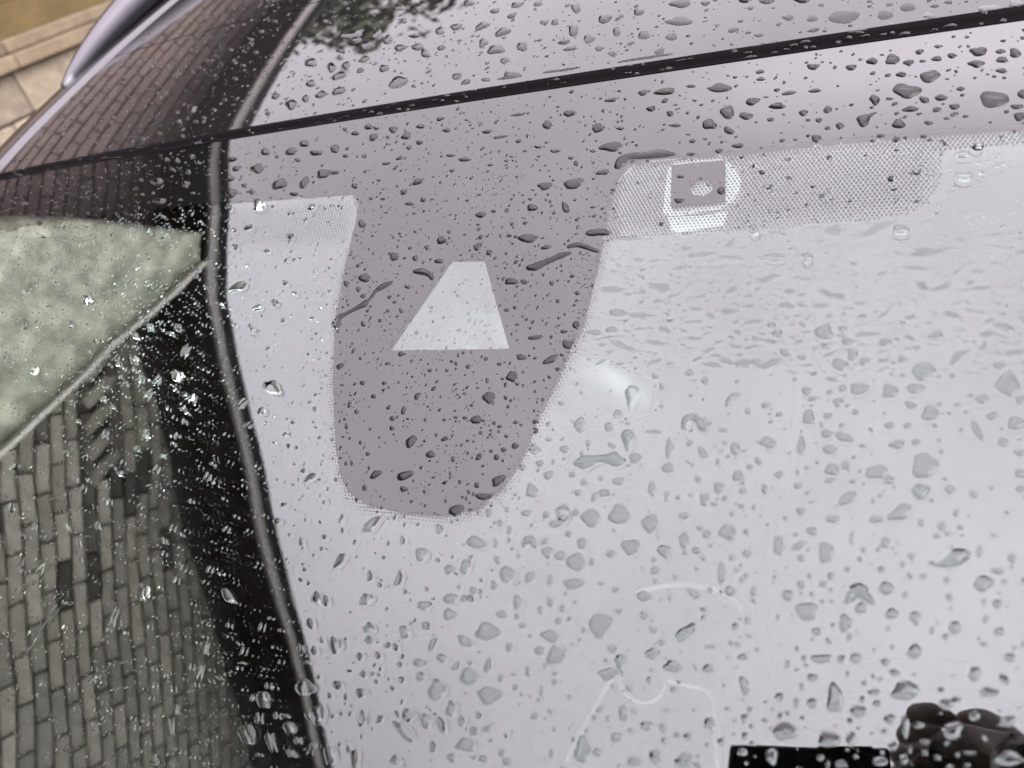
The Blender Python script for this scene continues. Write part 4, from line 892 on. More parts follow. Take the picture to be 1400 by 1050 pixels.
def snake_mesh(S_, loop, hmax):
    """water over any closed outline: triangulate with inner points and lift them by their distance to the rim"""
    n = len(loop)
    arr = np.array(loop)
    lo, hi = arr.min(0), arr.max(0)
    seg = np.roll(arr, -1, 0)-arr
    def dist(p):
        w = p-arr
        t = np.clip((w*seg).sum(1)/np.maximum((seg*seg).sum(1), 1e-16), 0, 1)
        return float(np.sqrt(((w-seg*t[:, None])**2).sum(1)).min())
    def inside(p):
        x, y = p; r = False
        for i in range(n):
            x1, y1 = loop[i]; x2, y2 = loop[(i+1) % n]
            if (y1 > y) != (y2 > y) and x < (x2-x1)*(y-y1)/(y2-y1)+x1: r = not r
        return r
    step = max(.0009, (hi-lo).max()/38)
    vs = [Vector((x*1000, y*1000)) for x, y in loop]; dz = [0.0]*n
    y = lo[1]+step/2; row = 0
    while y < hi[1]:
        x = lo[0]+step*(.5 if row % 2 else 0)
        while x < hi[0]:
            p = np.array((x, y))
            if inside(p):
                d = dist(p)
                if d > step*.35:
                    vs.append(Vector((x*1000, y*1000)))
            x += step
        y += step*.87; row += 1
    r = delaunay_2d_cdt(vs, [], [list(range(n))], 0, 1e-6)
    fn = surf(S_)
    out = []
    for q in r[0]:
        uv = np.array((q[0]/1000, q[1]/1000))
        d = dist(uv)
        h = hmax*(1-(1-min(d/(hmax*2.6), 1))**2)
        nn = nrm(fn, *uv)
        out.append(tuple(fn(*uv)+nn*(h-1e-5)))
    fs = [tuple(f) for f, o in zip(r[2], r[5]) if o]
    return out, fs

snake_jobs = []
for lab, S_, spine in SNAKES:
    Q, loop = snake(S_, spine)
    snake_jobs.append((lab, S_, loop, max(q[2] for q in Q)))
    HOLES[S_].append(loop)
    for q in Q: occ_add(S_, q[:2], q[2])

# the many small drops
GL = Vector((0, 0))
def scatter(s, n, box, rlo, rhi, pw=2.2, stretch=1.0, dens=None, gap=.0002, spike=0, H=None, seed=1, k=7):
    r = random.Random(seed); done = 0
    for _ in range(n*3):
        if done >= n: break
        c = (r.uniform(box[0], box[1]), r.uniform(box[2], box[3]))
        if dens and r.random() > dens(*c): continue
        rad = rlo+(rhi-rlo)*r.random()**pw
        if s == 1 and abs(c[0]) > edge_u(c[1])-.01: continue
        if s == 0 and (abs(c[0]) > .695-.105*(c[1]-VS) or c[1] > VS-rad-.002): continue
        if not occ_free(s, c, rad*max(1, stretch*.8)+gap): continue
        st = stretch*r.uniform(.75, 1.35)
        an = r.gauss(0, .35) if stretch > 1.2 else r.uniform(0, 3.14)
        ca, sa = math.cos(an), math.sin(an)
        ph = r.uniform(0, 6.28)
        pts = []
        for q in range(k):
            t = 2*math.pi*q/k+ph*.2
            rr = rad*(1+r.uniform(-.14, .14)*(1+spike*2.2))
            x, y = math.cos(t)*rr*st, math.sin(t)*rr/math.sqrt(st)
            pts.append((c[0]+x*ca-y*sa, c[1]+x*sa+y*ca))
        HOLES[s].append(pts)
        dome(small_v, small_f, s, c, pts, (H or min(.5*rad, .0008)*r.uniform(.8, 1.2)), 2.1, [1, .72, .38])
        occ_add(s, c, rad*max(1, st*.8)); done += 1

def strip_u(v): return -.225+(.03-v)*.60 if v < .093 else -.263-(v-.093)*.35
def fade(u, v):
    n = .5+.9*noise.noise(Vector((u*16, v*16, 3)))
    return max(.08, min(1, n+.35))
# film and smears under the dotted band
scatter(0, 260, (.10, .42, .035, .135), .0011, .0042, 2.0, 1.9, lambda u, v: .2+.8*max(0, noise.noise(Vector((u*14, v*22, 8)))+.55), .0001, 1, .00012, 5, 16)
scatter(0, 900, (.08, .42, .03, .135), .0004, .0010, 1.5, 1.7, None, .0001, 1, .00012, 6, 8)
scatter(0, 640, (-.40, .44, -.36, .272), .0011, .0023, 1.6, 1.15, fade, .001, 0, None, 7, 9)
scatter(0, 520, (-.13, .10, -.075, .262), .0006, .0014, 1.6, 1.2, None, .0006, 0, None, 17, 8)
scatter(0, 4600, (-.68, .44, -.36, .272), .00055, .0015, 1.9, 1.1, fade, .0002, 0, None, 8)
scatter(0, 1300, (-.13, .10, -.075, .20), .00022, .00055, 1.6, 1.1, lambda u, v: 1 if noise.noise(Vector((u*30, v*30, 5))) > .05 else .08, .0001, 0, None, 9, 6)
# the fine mist beside the reflected barge board
scatter(0, 4200, (-.36, .0, -.36, .06), .00020, .00050, 1.8, 1.1, lambda u, v: (lambda d: max(0, min(1, 1.2-abs(d+.02)/.06)))(u-strip_u(v))*(.4+.9*max(0, noise.noise(Vector((u*25, v*25, 1)))+.25)), .0001, 0, None, 10, 6)
scatter(0, 1500, (-.68, -.02, -.36, .272), .0006, .0015, 1.6, 1.6, lambda u, v: (u < strip_u(v))*fade(u, v)*1.3, .0003, 0, None, 11)
scatter(0, 750, (-.68, -.24, .0, .272), .0010, .0022, 2.0, 1.3, lambda u, v: (u < strip_u(v))*fade(u, v), .0005, 0, None, 14, 9)
scatter(1, 650, (-.68, .46, .004, .32), .0014, .0030, 1.8, 1.0, fade, .0008, 0, None, 12, 9)
scatter(1, 2200, (-.68, .46, .004, .32), .0006, .0015, 1.8, 1.0, fade, .0003, 0, None, 13)

# ---- glass sheets, open only where a drop stands on them
LAST_UV = []
PRINT_EDGES = []
def holed_sheet(name, s, poly, off, step, m, parent):
    fn = surf(s)
    vs = []; es = []; fs = []
    n = len(poly)
    def add(p): vs.append(Vector((p[0]*1000, p[1]*1000))); return len(vs)-1
    ring = []
    for i in range(n):
        a, b = poly[i], poly[(i+1) % n]
        L = math.hypot(b[0]-a[0], b[1]-a[1]); k = max(1, int(L/step))
        for j in range(k):
            t = j/k; ring.append(add((a[0]*(1-t)+b[0]*t, a[1]*(1-t)+b[1]*t)))
    es += [(ring[i], ring[(i+1) % len(ring)]) for i in range(len(ring))]
    xs = [p[0] for p in poly]; yy = [p[1] for p in poly]
    def inside(x, y):
        r = False
        for i in range(n):
            x1, y1 = poly[i]; x2, y2 = poly[(i+1) % n]
            if (y1 > y) != (y2 > y) and x < (x2-x1)*(y-y1)/(y2-y1)+x1: r = not r
        return r
    y = min(yy)+step*.6
    while y < max(yy):
        x = min(xs)+step*.6
        while x < max(xs):
            if inside(x-.004, y) and inside(x+.004, y) and inside(x, y+.004) and inside(x, y-.004): add((x, y))
            x += step
        y += step
    for h in (HOLES[s] if off is None else []):
        if all(inside(x, y) for x, y in h):
            fs.append([add(p) for p in h])
    if off is None and PRINT_EDGES and s == 0:
        for pl_ in PRINT_EDGES:
            ids = [add(p) for p in rim_points(pl_, .01)]
            es += [(ids[i], ids[(i+1) % len(ids)]) for i in range(len(ids))]
    if off is None: off = 0.0
    r = delaunay_2d_cdt(vs, es, fs, 0, 1e-6)
    V = []; N = []
    LAST_UV[:] = [(q[0]/1000, q[1]/1000) for q in r[0]]
    for q in r[0]:
        u, w = q[0]/1000, q[1]/1000
        nn = nrm(fn, u, w)
        V.append(tuple(fn(u, w)+nn*off))
        if s == 0:                 # the slight waviness of a bent screen
            g1 = noise.noise(Vector((u*13, w*13, 1.7))); g2 = noise.noise(Vector((u*13, w*13, 9.1)))
            g3 = noise.noise(Vector((u*34, w*34, 4.4))); g4 = noise.noise(Vector((u*34, w*34, 6.2)))
            nn = (nn+Vector((1, 0, 0))*(g1*.0035+g3*.0016)+EV*(g2*.0035+g4*.0016)).normalized()
        N.append(tuple(nn))
    F = []
    for f, o in zip(r[2], r[5]):
        if o: continue
        cx = sum(r[0][k][0] for k in f)/len(f)/1000; cy = sum(r[0][k][1] for k in f)/len(f)/1000
        if inside(cx, cy): F.append(tuple(f))
    return V, N, F

FRIT = [(-.72, .2711), (-.66, .199)] + [(x*1e-4, y*1e-4) for x, y in PATCH['frit_low']] + [(.40, .190), (.66, .193), (.70, .2711)]
def pin(p, poly):
    x, y = p; r = False
    for i in range(len(poly)):
        x1, y1 = poly[i]; x2, y2 = poly[(i+1) % len(poly)]
        if (y1 > y) != (y2 > y) and x < (x2-x1)*(y-y1)/(y2-y1)+x1: r = not r
    return r
def pdist(p, poly):
    a = np.array(poly); g = np.roll(a, -1, 0)-a; w = np.array(p)-a
    t = np.clip((w*g).sum(1)/np.maximum((g*g).sum(1), 1e-16), 0, 1)
    return float(np.sqrt(((w-g*t[:, None])**2).sum(1)).min())
sc = lambda L: [(x*1e-4, y*1e-4) for x, y in L]
LENS0, SPECK0 = sc(PATCH['lens']), sc(PATCH['speck'])
holed_n = []

def rim_points(poly, step=.02):
    out = []
    for i in range(len(poly)):
        a, b = poly[i], poly[(i+1) % len(poly)]
        k = max(1, int(math.hypot(b[0]-a[0], b[1]-a[1])/step))
        out += [(a[0]+(b[0]-a[0])*j/k, a[1]+(b[1]-a[1])*j/k) for j in range(k)]
    return out

def glass_body(name, s, poly, thick, parent, backmat=None):
    V, N, F = holed_sheet(name, s, poly, None, .022, None, None)
    holed_n[:] = LAST_UV
    fn = surf(s)
    if thick and backmat is None:          # inner face, looking down
        V2, N2, F2 = holed_sheet(name, s, poly, -thick, .022, None, None)
        b = len(V)
        V += V2; N += [tuple(-x for x in q) for q in N2]; F += [tuple(b+k for k in f)[::-1] for f in F2]
        rp = rim_points(poly); b = len(V)
        for (u, w) in rp:
            nn = nrm(fn, u, w); p = fn(u, w)
            V += [tuple(p), tuple(p-nn*thick)]; N += [(0, 0, 1), (0, 0, -1)]
        for i in range(len(rp)):
            j = (i+1) % len(rp)
            F.append((b+2*i, b+2*i+1, b+2*j+1, b+2*j))
    me = bpy.data.meshes.new(name)
    me.from_pydata(V, [], F)
    me.polygons.foreach_set('use_smooth', [True]*len(me.polygons)); me.update()
    me.normals_split_custom_set_from_vertices(N)
    if s == 1:
        o = link(name, me, M_ROOFGLASS, parent)
    else:
        o = link(name, me, [M_GLASS, M_PRINTED, M_GLASSIN], parent)
        wd0 = [(x*1e-4, y*1e-4) for x, y in PATCH['wedge']]
        nV = len(holed_n)
        for pl in me.polygons:
            if pl.normal.dot(NW) < .5:
                pl.material_index = 2; continue
            if max(pl.vertices) >= nV: continue
            q = (sum(holed_n[k][0] for k in pl.vertices)/len(pl.vertices), sum(holed_n[k][1] for k in pl.vertices)/len(pl.vertices))
            if q[1] > -.08 and ((pin(q, FRIT) and not pin(q, wd0)) or (pin(q, LENS0) and not pin(q, SPECK0))): pl.material_index = 1
    if backmat is not None:
        V2, N2, F2 = holed_sheet(name, s, poly, -thick, .03, None, None)
        return o, (V2, F2)
    return o

WPOLY = [(-.79, -.66), (.79, -.66), (.695, VS), (-.695, VS)]
PRINT_EDGES[:] = [FRIT[2:-3], sc(PATCH['wedge']), LENS0, SPECK0]
glass = glass_body('windscreen', 0, WPOLY, .005, car)
PRINT_EDGES[:] = []

# black enamel printed inside the laminate
def flat_part(name, outer, holes, depth, m, parent, step=.02):
    n0 = len(HOLES[0]); keep = HOLES[0]
    HOLES[0] = holes
    V, N, F = holed_sheet(name, 0, outer, None, step, None, None)
    HOLES[0] = keep
    V = [tuple(Vector(p)-Vector(q)*depth) for p, q in zip(V, N)]
    return pmesh(name, V, F, m, parent, True)
sc = lambda L: [(x*1e-4, y*1e-4) for x, y in L]
low = sc(PATCH['frit_low'])
fr = [(-.72, .2711), (-.66, .199)] + low + [(.40, .190), (.66, .193), (.70, .2711)]
fr = fr[::-1]
ringp = sc(PATCH['ring'])
frit = flat_part('frit', fr, [sc(PATCH['wedge'])], .0043, M_FRIT, glass)
# dots of the fading enamel
bandR, bandL = sc(PATCH['bandR']), sc(PATCH['bandL'])
dv_ = []; df_ = []
lens = sc(PATCH['lens'])[::-1]; tab = sc(PATCH['tab']); speck = sc(PATCH['speck'])[::-1]
def dot(u, v, r, depth=.0043, n=6):
    nn = nrm(wind, u, v); b = len(dv_)
    for k in range(n):
        a = 2*math.pi*k/n
        dv_.append(tuple(wind(u+r*math.cos(a), v+r*math.sin(a))-nn*depth))
    df_.append(tuple(range(b, b+n)))
PITCH = .0026
row = 0
v = -.09
while v < .2:
    u = -.30 + (PITCH/2 if row % 2 else 0)
    while u < .36:
        p = (u, v)
        if not pin(p, fr):
            d = pdist(p, fr)
            inR, inL = pin(p, bandR), pin(p, bandL)
            rr = 0
            if inR or (u > .295 and d < .012):
                rr = .00086 if d > .006 else .00102
                e = pdist(p, bandR)
                if inR and e < .012 and d > .012: rr *= .55+.45*e/.012
            elif inL:
                e = pdist(p, bandL)
                rr = .00062*min(1, .35+e/.02)
            elif d < .0085:
                rr = .00082*(1-d/.0095)
            if pin(p, lens): rr = 0 if not pin(p, speck) else rr*1.1
            elif pin(p, ringp) or pin(p, tab): rr *= .92
            if rr > .0002: dot(u, v, rr)
        u += PITCH
    v += PITCH*.86; row += 1
o = pmesh('frit_dots', dv_, df_, M_FRIT, glass); o['kind'] = 'stuff'
# rain and light sensor
sens = flat_part('sensor_window', lens, [speck], .0042, M_FRIT, glass, .01)

def plate(name, poly, d0, d1, m, parent, holes=()):
    n = len(poly); V = []; F = []
    for d in (d0, d1):
        for (u, w) in poly:
            V.append(tuple(wind(u, w)-nrm(wind, u, w)*d))
    F = [tuple(range(n)), tuple(range(n, 2*n))[::-1]]
    for k in range(n):
        F.append((k, n+k, n+(k+1) % n, (k+1) % n))
    o = pmesh(name, V, F, m, parent)
    bm = bmesh.new(); bm.from_mesh(o.data); bmesh.ops.recalc_face_normals(bm, faces=bm.faces); bm.to_mesh(o.data); bm.free()
    return o
sensor = plate('rain_sensor', ringp, .0056, .014, M_WHITEPL, car)
plate('sensor_bracket', tab, .0062, .013, M_WHITEPL, sensor)
# camera shroud behind the wedge window
wd = sc(PATCH['wedge'])
mb = MB()
a = [wind(u, w)-nrm(wind, u, w)*.006 for u, w in wd]
bq = [p+Vector((0, .05, -.03)) for p in a]
big = [wind(u*1.35+.003, (w-.08)*1.35+.08)-nrm(wind, u, w)*.006 for u, w in wd]
mb.v = [tuple(p) for p in a+bq]
mb.f = [(4, 5, 6, 7)]+[(k, (k+1) % 4, 4+(k+1) % 4, 4+k) for k in range(4)]
mb.build('camera_shroud', M_SHROUD, car)
mb = MB(); pc = (bq[0]+bq[1]+bq[2]+bq[3])/4
mb.tube([pc+Vector((0, .006, .004)), pc+Vector((0, -.008, .004))], .009, 14)
mb.build('camera_lens', M_LENS, car)

# roof panels: glass over black backing
def roof_panel(name, w0, w1):
    ws = [w0+(w1-w0)*k/6 for k in range(7)]
    poly = [(-edge_u(w), w) for w in ws][::-1]+[(edge_u(w), w) for w in ws]
    o, (V2, F2) = glass_body(name, 1, poly, .002, car, M_FRIT)
    pmesh('black_backing', V2, F2, M_FRIT, o)
    rp = rim_points(poly, .05); V = []; F = []
    for (u, w) in rp:
        p = roof(u, w); nn = nrm(roof, u, w)
        V += [tuple(p), tuple(p-nn*.012)]
    for i in range(len(rp)):
        j = (i+1) % len(rp); F.append((2*i, 2*i+1, 2*j+1, 2*j))
    pmesh('panel_edge', V, F, M_BLACKTRIM, o)
    return o
roof_panel('roof_header', 0.0005, .2485)
roof_panel('sunroof_glass', .2515, 1.2)
# rubber between windscreen and roof, with a raised lip
us = [-.70+1.40*k/50 for k in range(51)]
prof = []
for u in us:
    a = wind(u, VS+.0008); b = roof(u, -.0006); nn = NW
    d = (b-a)
    prof.append([a-nn*.006, a+nn*.0006, a+d*.18-nn*.0012, a+d*.42-nn*.0022, a+d*.55+nn*.0004, a+d*.78+nn*.0026, a+d*.96+nn*.0008, b-nn*.006])
V, F = loft(prof, True, True)
mb = MB(); mb.v = V; mb.f = F
mb.build('rubber_seal', M_RUBBER, car, True)
mb = MB()
V = []; F = []
for u in us:
    for w in (.2478, .2522):
        V.append(tuple(roof(u*.99, w)-NR*.004))
for i in range(50): F.append((2*i, 2*i+2, 2*i+3, 2*i+1))
pmesh('roof_joint', V, F, M_RUBBER, car)
# side strips, rails
for sg in (-1, 1):
    rings = []
    for k in range(46):
        w = -.002+1.22*k/45
        e = edge_u(w)
        def P(du, dn): return roof(sg*(e+du), w)+nrm(roof, 0, w)*dn
        base = roof(sg*e, w)
        pr = [(.0015, -.012), (.002, -.002), (.006, -.009), (.012, -.010), (.018, -.001), (.034, -.001), (.066, -.004), (.080, -.012), (.085, -.036), (.03, -.05)]
        nn = nrm(roof, sg*.4, w)
        rings.append([base+Vector((sg*du, 0, 0))+nn*dn for du, dn in pr])
    V, F = loft(rings)
    mb = MB(); mb.v = V; mb.f = F
    strip_ = mb.build('roof_side_strip', M_SILVER, car, True)
    rings = []
    for k in range(40):
        t = k/39; w = .20+.98*t
        e = edge_u(w)
        h = .004+.040*(1-math.exp(-t*5))
        wd_ = .006+.034*(1-math.exp(-t*5))
        out = .062+.028*(1-math.exp(-t*5))
        if t > .9: h *= 1-((t-.9)/.1)**2*.95
        c = roof(sg*e, w)+Vector((sg*out, 0, 0))+nrm(roof, 0, w)*(h-.012)
        nn = Vector((0, 0, 1))
        ring = []
        for q in range(14):
            a = 2*math.pi*q/14
            ring.append(c+Vector((math.cos(a)*wd_*1.0, 0, 0))+nn*(math.sin(a)*max(.008, h*.55+.008)-h*.25))
        rings.append(ring)
    V, F = loft(rings)
    mb = MB(); mb.v = V; mb.f = F
    mb.build('roof_rail', M_CHROME, car, True)
    for w in (.75, 1.1):
        e = edge_u(w); c = roof(sg*e, w)+Vector((sg*.10, 0, 0))
        MB().box((c.x-.018, c.y-.06, c.z-.035), (c.x+.018, c.y+.06, c.z+.028), .008).build('rail_foot', M_BLACKTRIM, car)
# pillars
for sg in (-1, 1):
    pts = [wind(sg*(.70+.095*t), VS-.005-.93*t)+Vector((sg*.028, 0, 0))-NW*.012 for t in [k/10 for k in range(11)]]
    MB().tube(pts, [.030]*11, 10).build('windscreen_pillar', M_BLACKTRIM, car, True)
# nose: rounded cross sections along the car
def body_ring(y, hw, zb, zt, crown_, n=7, rad=.12):
    r = []
    # from left sill over the top to the right sill
    for k in range(n):
        t = k/(n-1)*math.pi/2
        r.append((-(hw-rad+rad*math.cos(t)), y, zt-rad+rad*math.sin(t)-crown_*.9))
    for k in range(1, 8):
        x = -(hw-rad)+2*(hw-rad)*k/8
        r.append((x, y, zt-crown_*.9*(x/(hw-rad))**2))
    for k in range(n):
        t = math.pi/2-k/(n-1)*math.pi/2
        r.append((hw-rad+rad*math.cos(t), y, zt-rad+rad*math.sin(t)-crown_*.9))
    r.append((hw-.02, y, zb)); r.append((-(hw-.02), y, zb))
    return r
nose = [(-1.78, .60, .38, .60, .02), (-1.74, .74, .28, .70, .03), (-1.62, .86, .24, .80, .04), (-1.3, .91, .24, .86, .05), (-.95, .915, .24, .92, .05), (-.62, .915, .24, .965, .05)]
V, F = loft([body_ring(*q) for q in nose])
mb = MB(); mb.v = V; mb.f = F
bonnet = mb.build('bonnet', M_SILVER, car, True)
tail = [(2.12, .905, .26, .97, .0), (2.45, .89, .26, 1.0, .0), (2.62, .82, .3, .98, .0), (2.68, .7, .38, .9, .0)]
V, F = loft([body_ring(*q) for q in tail])
mb = MB(); mb.v = V; mb.f = F
mb.build('rear_body', M_SILVER, car, True)
for sg in (-1, 1):
    prof = [(.885, .30), (.915, .42), (.925, .62), (.915, .80), (.895, .93), (.868, .985), (.845, .975), (.845, .32)]
    rings = [[(sg*x*(1-.006*max(0, (y-1.4))**2), y, z) for x, z in prof] for y in [-.64+2.78*k/14 for k in range(15)]]
    V, F = loft(rings)
    mb = MB(); mb.v = V; mb.f = F
    d = mb.build('body_side', M_SILVER, car, True)
    # side glass and pillars between the waist and the roof strip
    yy = [-.30, .2, .7, 1.2, 1.7, 2.2]
    V = []; F = []
    for y in yy:
        if y < .26:
            t = (y-.24)/(-.88); top = wind(sg*(.70+.095*t), VS-.93*t)+Vector((sg*.045, 0, -.03))
        else:
            w = (y-.26); top = roof(sg*edge_u(min(w, 1.2)), min(w, 1.2)); top = Vector((top.x+sg*.055, y, top.z-.06-.12*max(0, y-1.5)**2))
        bot = Vector((sg*.862, y, .975))
        V += [tuple(bot), tuple(bot.lerp(top, .5)+Vector((sg*.012, 0, 0))), tuple(top)]
    for i in range(len(yy)-1):
        for k in range(2):
            F.append((i*3+k, i*3+3+k, i*3+4+k, i*3+1+k))
    o = pmesh('side_window', V, F, M_DARKGLASS, car, True)
    for y in (.95, 1.9):
        w = y-.26; top = roof(sg*edge_u(min(w, 1.2)), min(w, 1.2))
        MB().tube([(sg*.872, y-.05, .97), (top.x+sg*.06, y+.03, top.z-.05)], .026, 6).build('door_pillar', M_BLACKTRIM, car)
    MB().box((sg*.93-.012, .55, .80), (sg*.93+.012, .74, .825), .008).build('door_handle', M_SILVER, car)
    MB().box((sg*.93-.012, 1.45, .80), (sg*.93+.012, 1.64, .825), .008).build('door_handle', M_SILVER, car)
    # door mirror
    bm = bmesh.new(); bmesh.ops.create_uvsphere(bm, u_segments=18, v_segments=12, radius=1)
    for q in bm.verts:
        q.co = Vector((sg*1.03+q.co.x*.10, -.34+q.co.y*.055+(.02 if q.co.y > 0 else 0), 1.03+q.co.z*.068))
    me = bpy.data.meshes.new('door_mirror'); bm.to_mesh(me); bm.free()
    for p in me.polygons: p.use_smooth = True
    o = link('door_mirror', me, M_SILVER, car)
    MB().tube([(sg*.87, -.32, .985), (sg*.96, -.335, 1.0)], .022, 8).build('mirror_arm', M_BLACKTRIM, o)
    # lamps
    mbx = MB().box((sg*.70-.13, -1.70, .66), (sg*.70+.13, -1.62, .74), .02)
    mbx.build('headlight', M_LAMP, car)
    MB().box((sg*.72-.12, 2.6, .82), (sg*.72+.12, 2.70, .92), .02).build('tail_light', M_RED, car)
MB().box((-.5, -1.80, .42), (.5, -1.73, .60), .02).build('grille', M_BLACKTRIM, car)
MB().box((-.86, -1.2, .2), (.86, 2.4, .3)).build('floor_pan', M_INTERIOR, car)
V = [(-.62, 1.44, 1.38), (.62, 1.44, 1.38), (.80, 2.2, .98), (-.80, 2.2, .98), (-.62, 1.42, 1.37), (.62, 1.42, 1.37), (.80, 2.18, .97), (-.80, 2.18, .97)]
zt = roof(0, 1.2)
V = [(-.60, zt.y-.01, zt.z-.01), (.60, zt.y-.01, zt.z-.01), (.80, 2.2, .98), (-.80, 2.2, .98), (-.60, zt.y-.03, zt.z-.03), (.60, zt.y-.03, zt.z-.03), (.80, 2.18, .96), (-.80, 2.18, .96)]
pmesh('rear_window', V, [(0, 1, 2, 3), (7, 6, 5, 4), (0, 4, 5, 1), (1, 5, 6, 2), (2, 6, 7, 3), (3, 7, 4, 0)], M_DARKGLASS, car)
# wheels
for sx in (-1, 1):
    for y in (-1.12, 1.62):
        bm = bmesh.new()
        prof = [(.20, -.10), (.31, -.11), (.335, -.08), (.34, 0), (.335, .08), (.31, .11), (.20, .10)]
        n = 32
        V = []; F = []
        for k in range(n):
            a = 2*math.pi*k/n
            V += [(sx*.80+x, y+r*math.cos(a), .34+r*math.sin(a)) for r, x in prof]
        m_ = len(prof)
        for k in range(n):
            for j in range(m_-1):
                F.append((k*m_+j, ((k+1) % n)*m_+j, ((k+1) % n)*m_+j+1, k*m_+j+1))
        bm.free()
        mb = MB(); mb.v = V; mb.f = F
        wh = mb.build('wheel', M_TYRE, car, True)
        mb = MB(); mb.tube([(sx*.86, y, .34), (sx*.895, y, .34)], .06, 16)
        for k in range(5):
            a = 2*math.pi*k/5
            mb.tube([(sx*.885, y, .34), (sx*.875, y+.205*math.cos(a), .34+.205*math.sin(a))], [.035, .028], 6)
        mb.build('rim', M_CHROME, wh)
# ---- cabin
dash = []
for (y, z) in ((-.60, .955), (-.35, .965), (-.12, .955), (-.04, .92), (-.03, .80), (-.10, .66), (-.6, .64)):
    dash.append([(x, y+.05*(x/.8)**2*(-1), z-.02*(x/.8)**2) for x in [-.84+1.68*k/12 for k in range(13)]])
V, F = loft(dash, False)
mb = MB(); mb.v = V; mb.f = F
mb.build('dashboard', M_INTERIOR, car, True)
for x in (-.38, .38):
    s1 = MB().box((x-.25, .30, .46), (x+.25, .82, .62), .05).build('front_seat', M_SEAT, car, True)
    mb = MB()
    rings = []
    for (y, z, hw, th) in ((.80, .58, .24, .07), (.86, .80, .25, .065), (.92, 1.0, .23, .05), (.95, 1.10, .17, .035)):
        rings.append([(x+hw*math.cos(a), y+th*math.sin(a), z+.02*math.sin(a)) for a in [2*math.pi*k/16 for k in range(16)]])
    V, F = loft(rings); mb.v = V; mb.f = F
    mb.build('seat_back', M_SEAT, s1, True)
    rings = []
    for (z, hw, th) in ((1.12, .10, .03), (1.16, .13, .05), (1.25, .125, .05), (1.30, .08, .03)):
        rings.append([(x+hw*math.cos(a), .97+th*math.sin(a), z) for a in [2*math.pi*k/14 for k in range(14)]])
    V, F = loft(rings); mb = MB(); mb.v = V; mb.f = F
    mb.build('head_rest', M_SEAT, s1, True)
MB().box((-.75, 1.35, .45), (.75, 1.95, .62), .06).build('rear_bench', M_SEAT, car, True)
# panels added to seal the cabin against sky light; side ones cover the windows
for sg in (-1, 1):
    o2 = [(.845, -.66, .30), (.845, -.66, .94), (.80, -.60, 1.00), (.70, .23, 1.395), (.68, .5, 1.46), (.66, 1.2, 1.47), (.64, 1.5, 1.44), (.80, 2.2, .97), (.80, 2.2, .30)]
    V = [(sg*x, y, z) for x, y, z in o2]+[(sg*(x-.012), y, z) for x, y, z in o2]
    n_ = len(o2)
    F = [tuple(range(n_)), tuple(range(2*n_-1, n_-1, -1))]+[(k, (k+1) % n_, n_+(k+1) % n_, n_+k) for k in range(n_)]
    pmesh('added_cabin_light_blocker', V, F, M_INTERIOR, car)
MB().box((-.86, -.70, .60), (.86, -.585, .972), .01).build('cowl', M_BLACKTRIM, car)
MB().box((-.80, 2.16, .30), (.80, 2.20, .95)).build('added_boot_light_blocker', M_INTERIOR, car)
# steering wheel
mb = MB(); ring = []
cs = Vector((.38, .12, .82))
for k in range(33):
    a = 2*math.pi*k/32
    ring.append(cs+Vector((.185*math.cos(a), -.06*math.sin(a)*1.0, .175*math.sin(a))))
mb.tube(ring, .015, 8)
mb.tube([cs+Vector((-.18, 0, 0)), cs+Vector((0, -.02, -.01)), cs+Vector((.18, 0, 0))], .016, 6)
mb.tube([cs, cs+Vector((0, -.16, -.07))], .03, 8)
mb.build('steering_wheel', M_INTERIOR, car, True)
# centre console with pale edging
con = MB().box((-.12, -.02, .40), (.13, .52, .695), .02).build('centre_console', M_SEAT, car, True)
def cabin(px):                      # helper points on the console top
    return [Vector((x, y, .70)) for x, y in px]
EDG1 = CONSOLE[0]; EDG2 = CONSOLE[1]; EDG3 = CONSOLE[2]
def smooth_path(P, n=4):
    P = [Vector(p) for p in P]; out = []
    for i in range(len(P)-1):
        p0 = P[max(i-1, 0)]; p1 = P[i]; p2 = P[i+1]; p3 = P[min(i+2, len(P)-1)]
        for k in range(n):
            t = k/n
            out.append(.5*((2*p1)+(p2-p0)*t+(2*p0-5*p1+4*p2-p3)*t*t+(3*p1-p0-3*p2+p3)*t**3))
    return out+[P[-1]]
for e in (EDG1, EDG2, EDG3):
    MB().tube(smooth_path(cabin(e)), .0042, 6).build('console_edging', M_PALE, con, True)
# rear view mirror
rings = []
for k in range(9):
    t = k/8; x = -.118+.236*t
    s_ = math.sqrt(max(.05, 1-(2*t-1)**4))
    rings.append([(x, .085+.018*math.sin(a), 1.247+.036*s_*math.cos(a)) for a in [2*math.pi*q/14 for q in range(14)]])
V, F = loft(rings); mb = MB(); mb.v = V; mb.f = F
mr_ = mb.build('interior_mirror', M_MIRROR, car, True)
MB().tube([(0, .085, 1.262), (0, .075, 1.30), wind(0, .02)-NW*.008], .010, 8).build('mirror_stem', M_BLACKTRIM, mr_, True)

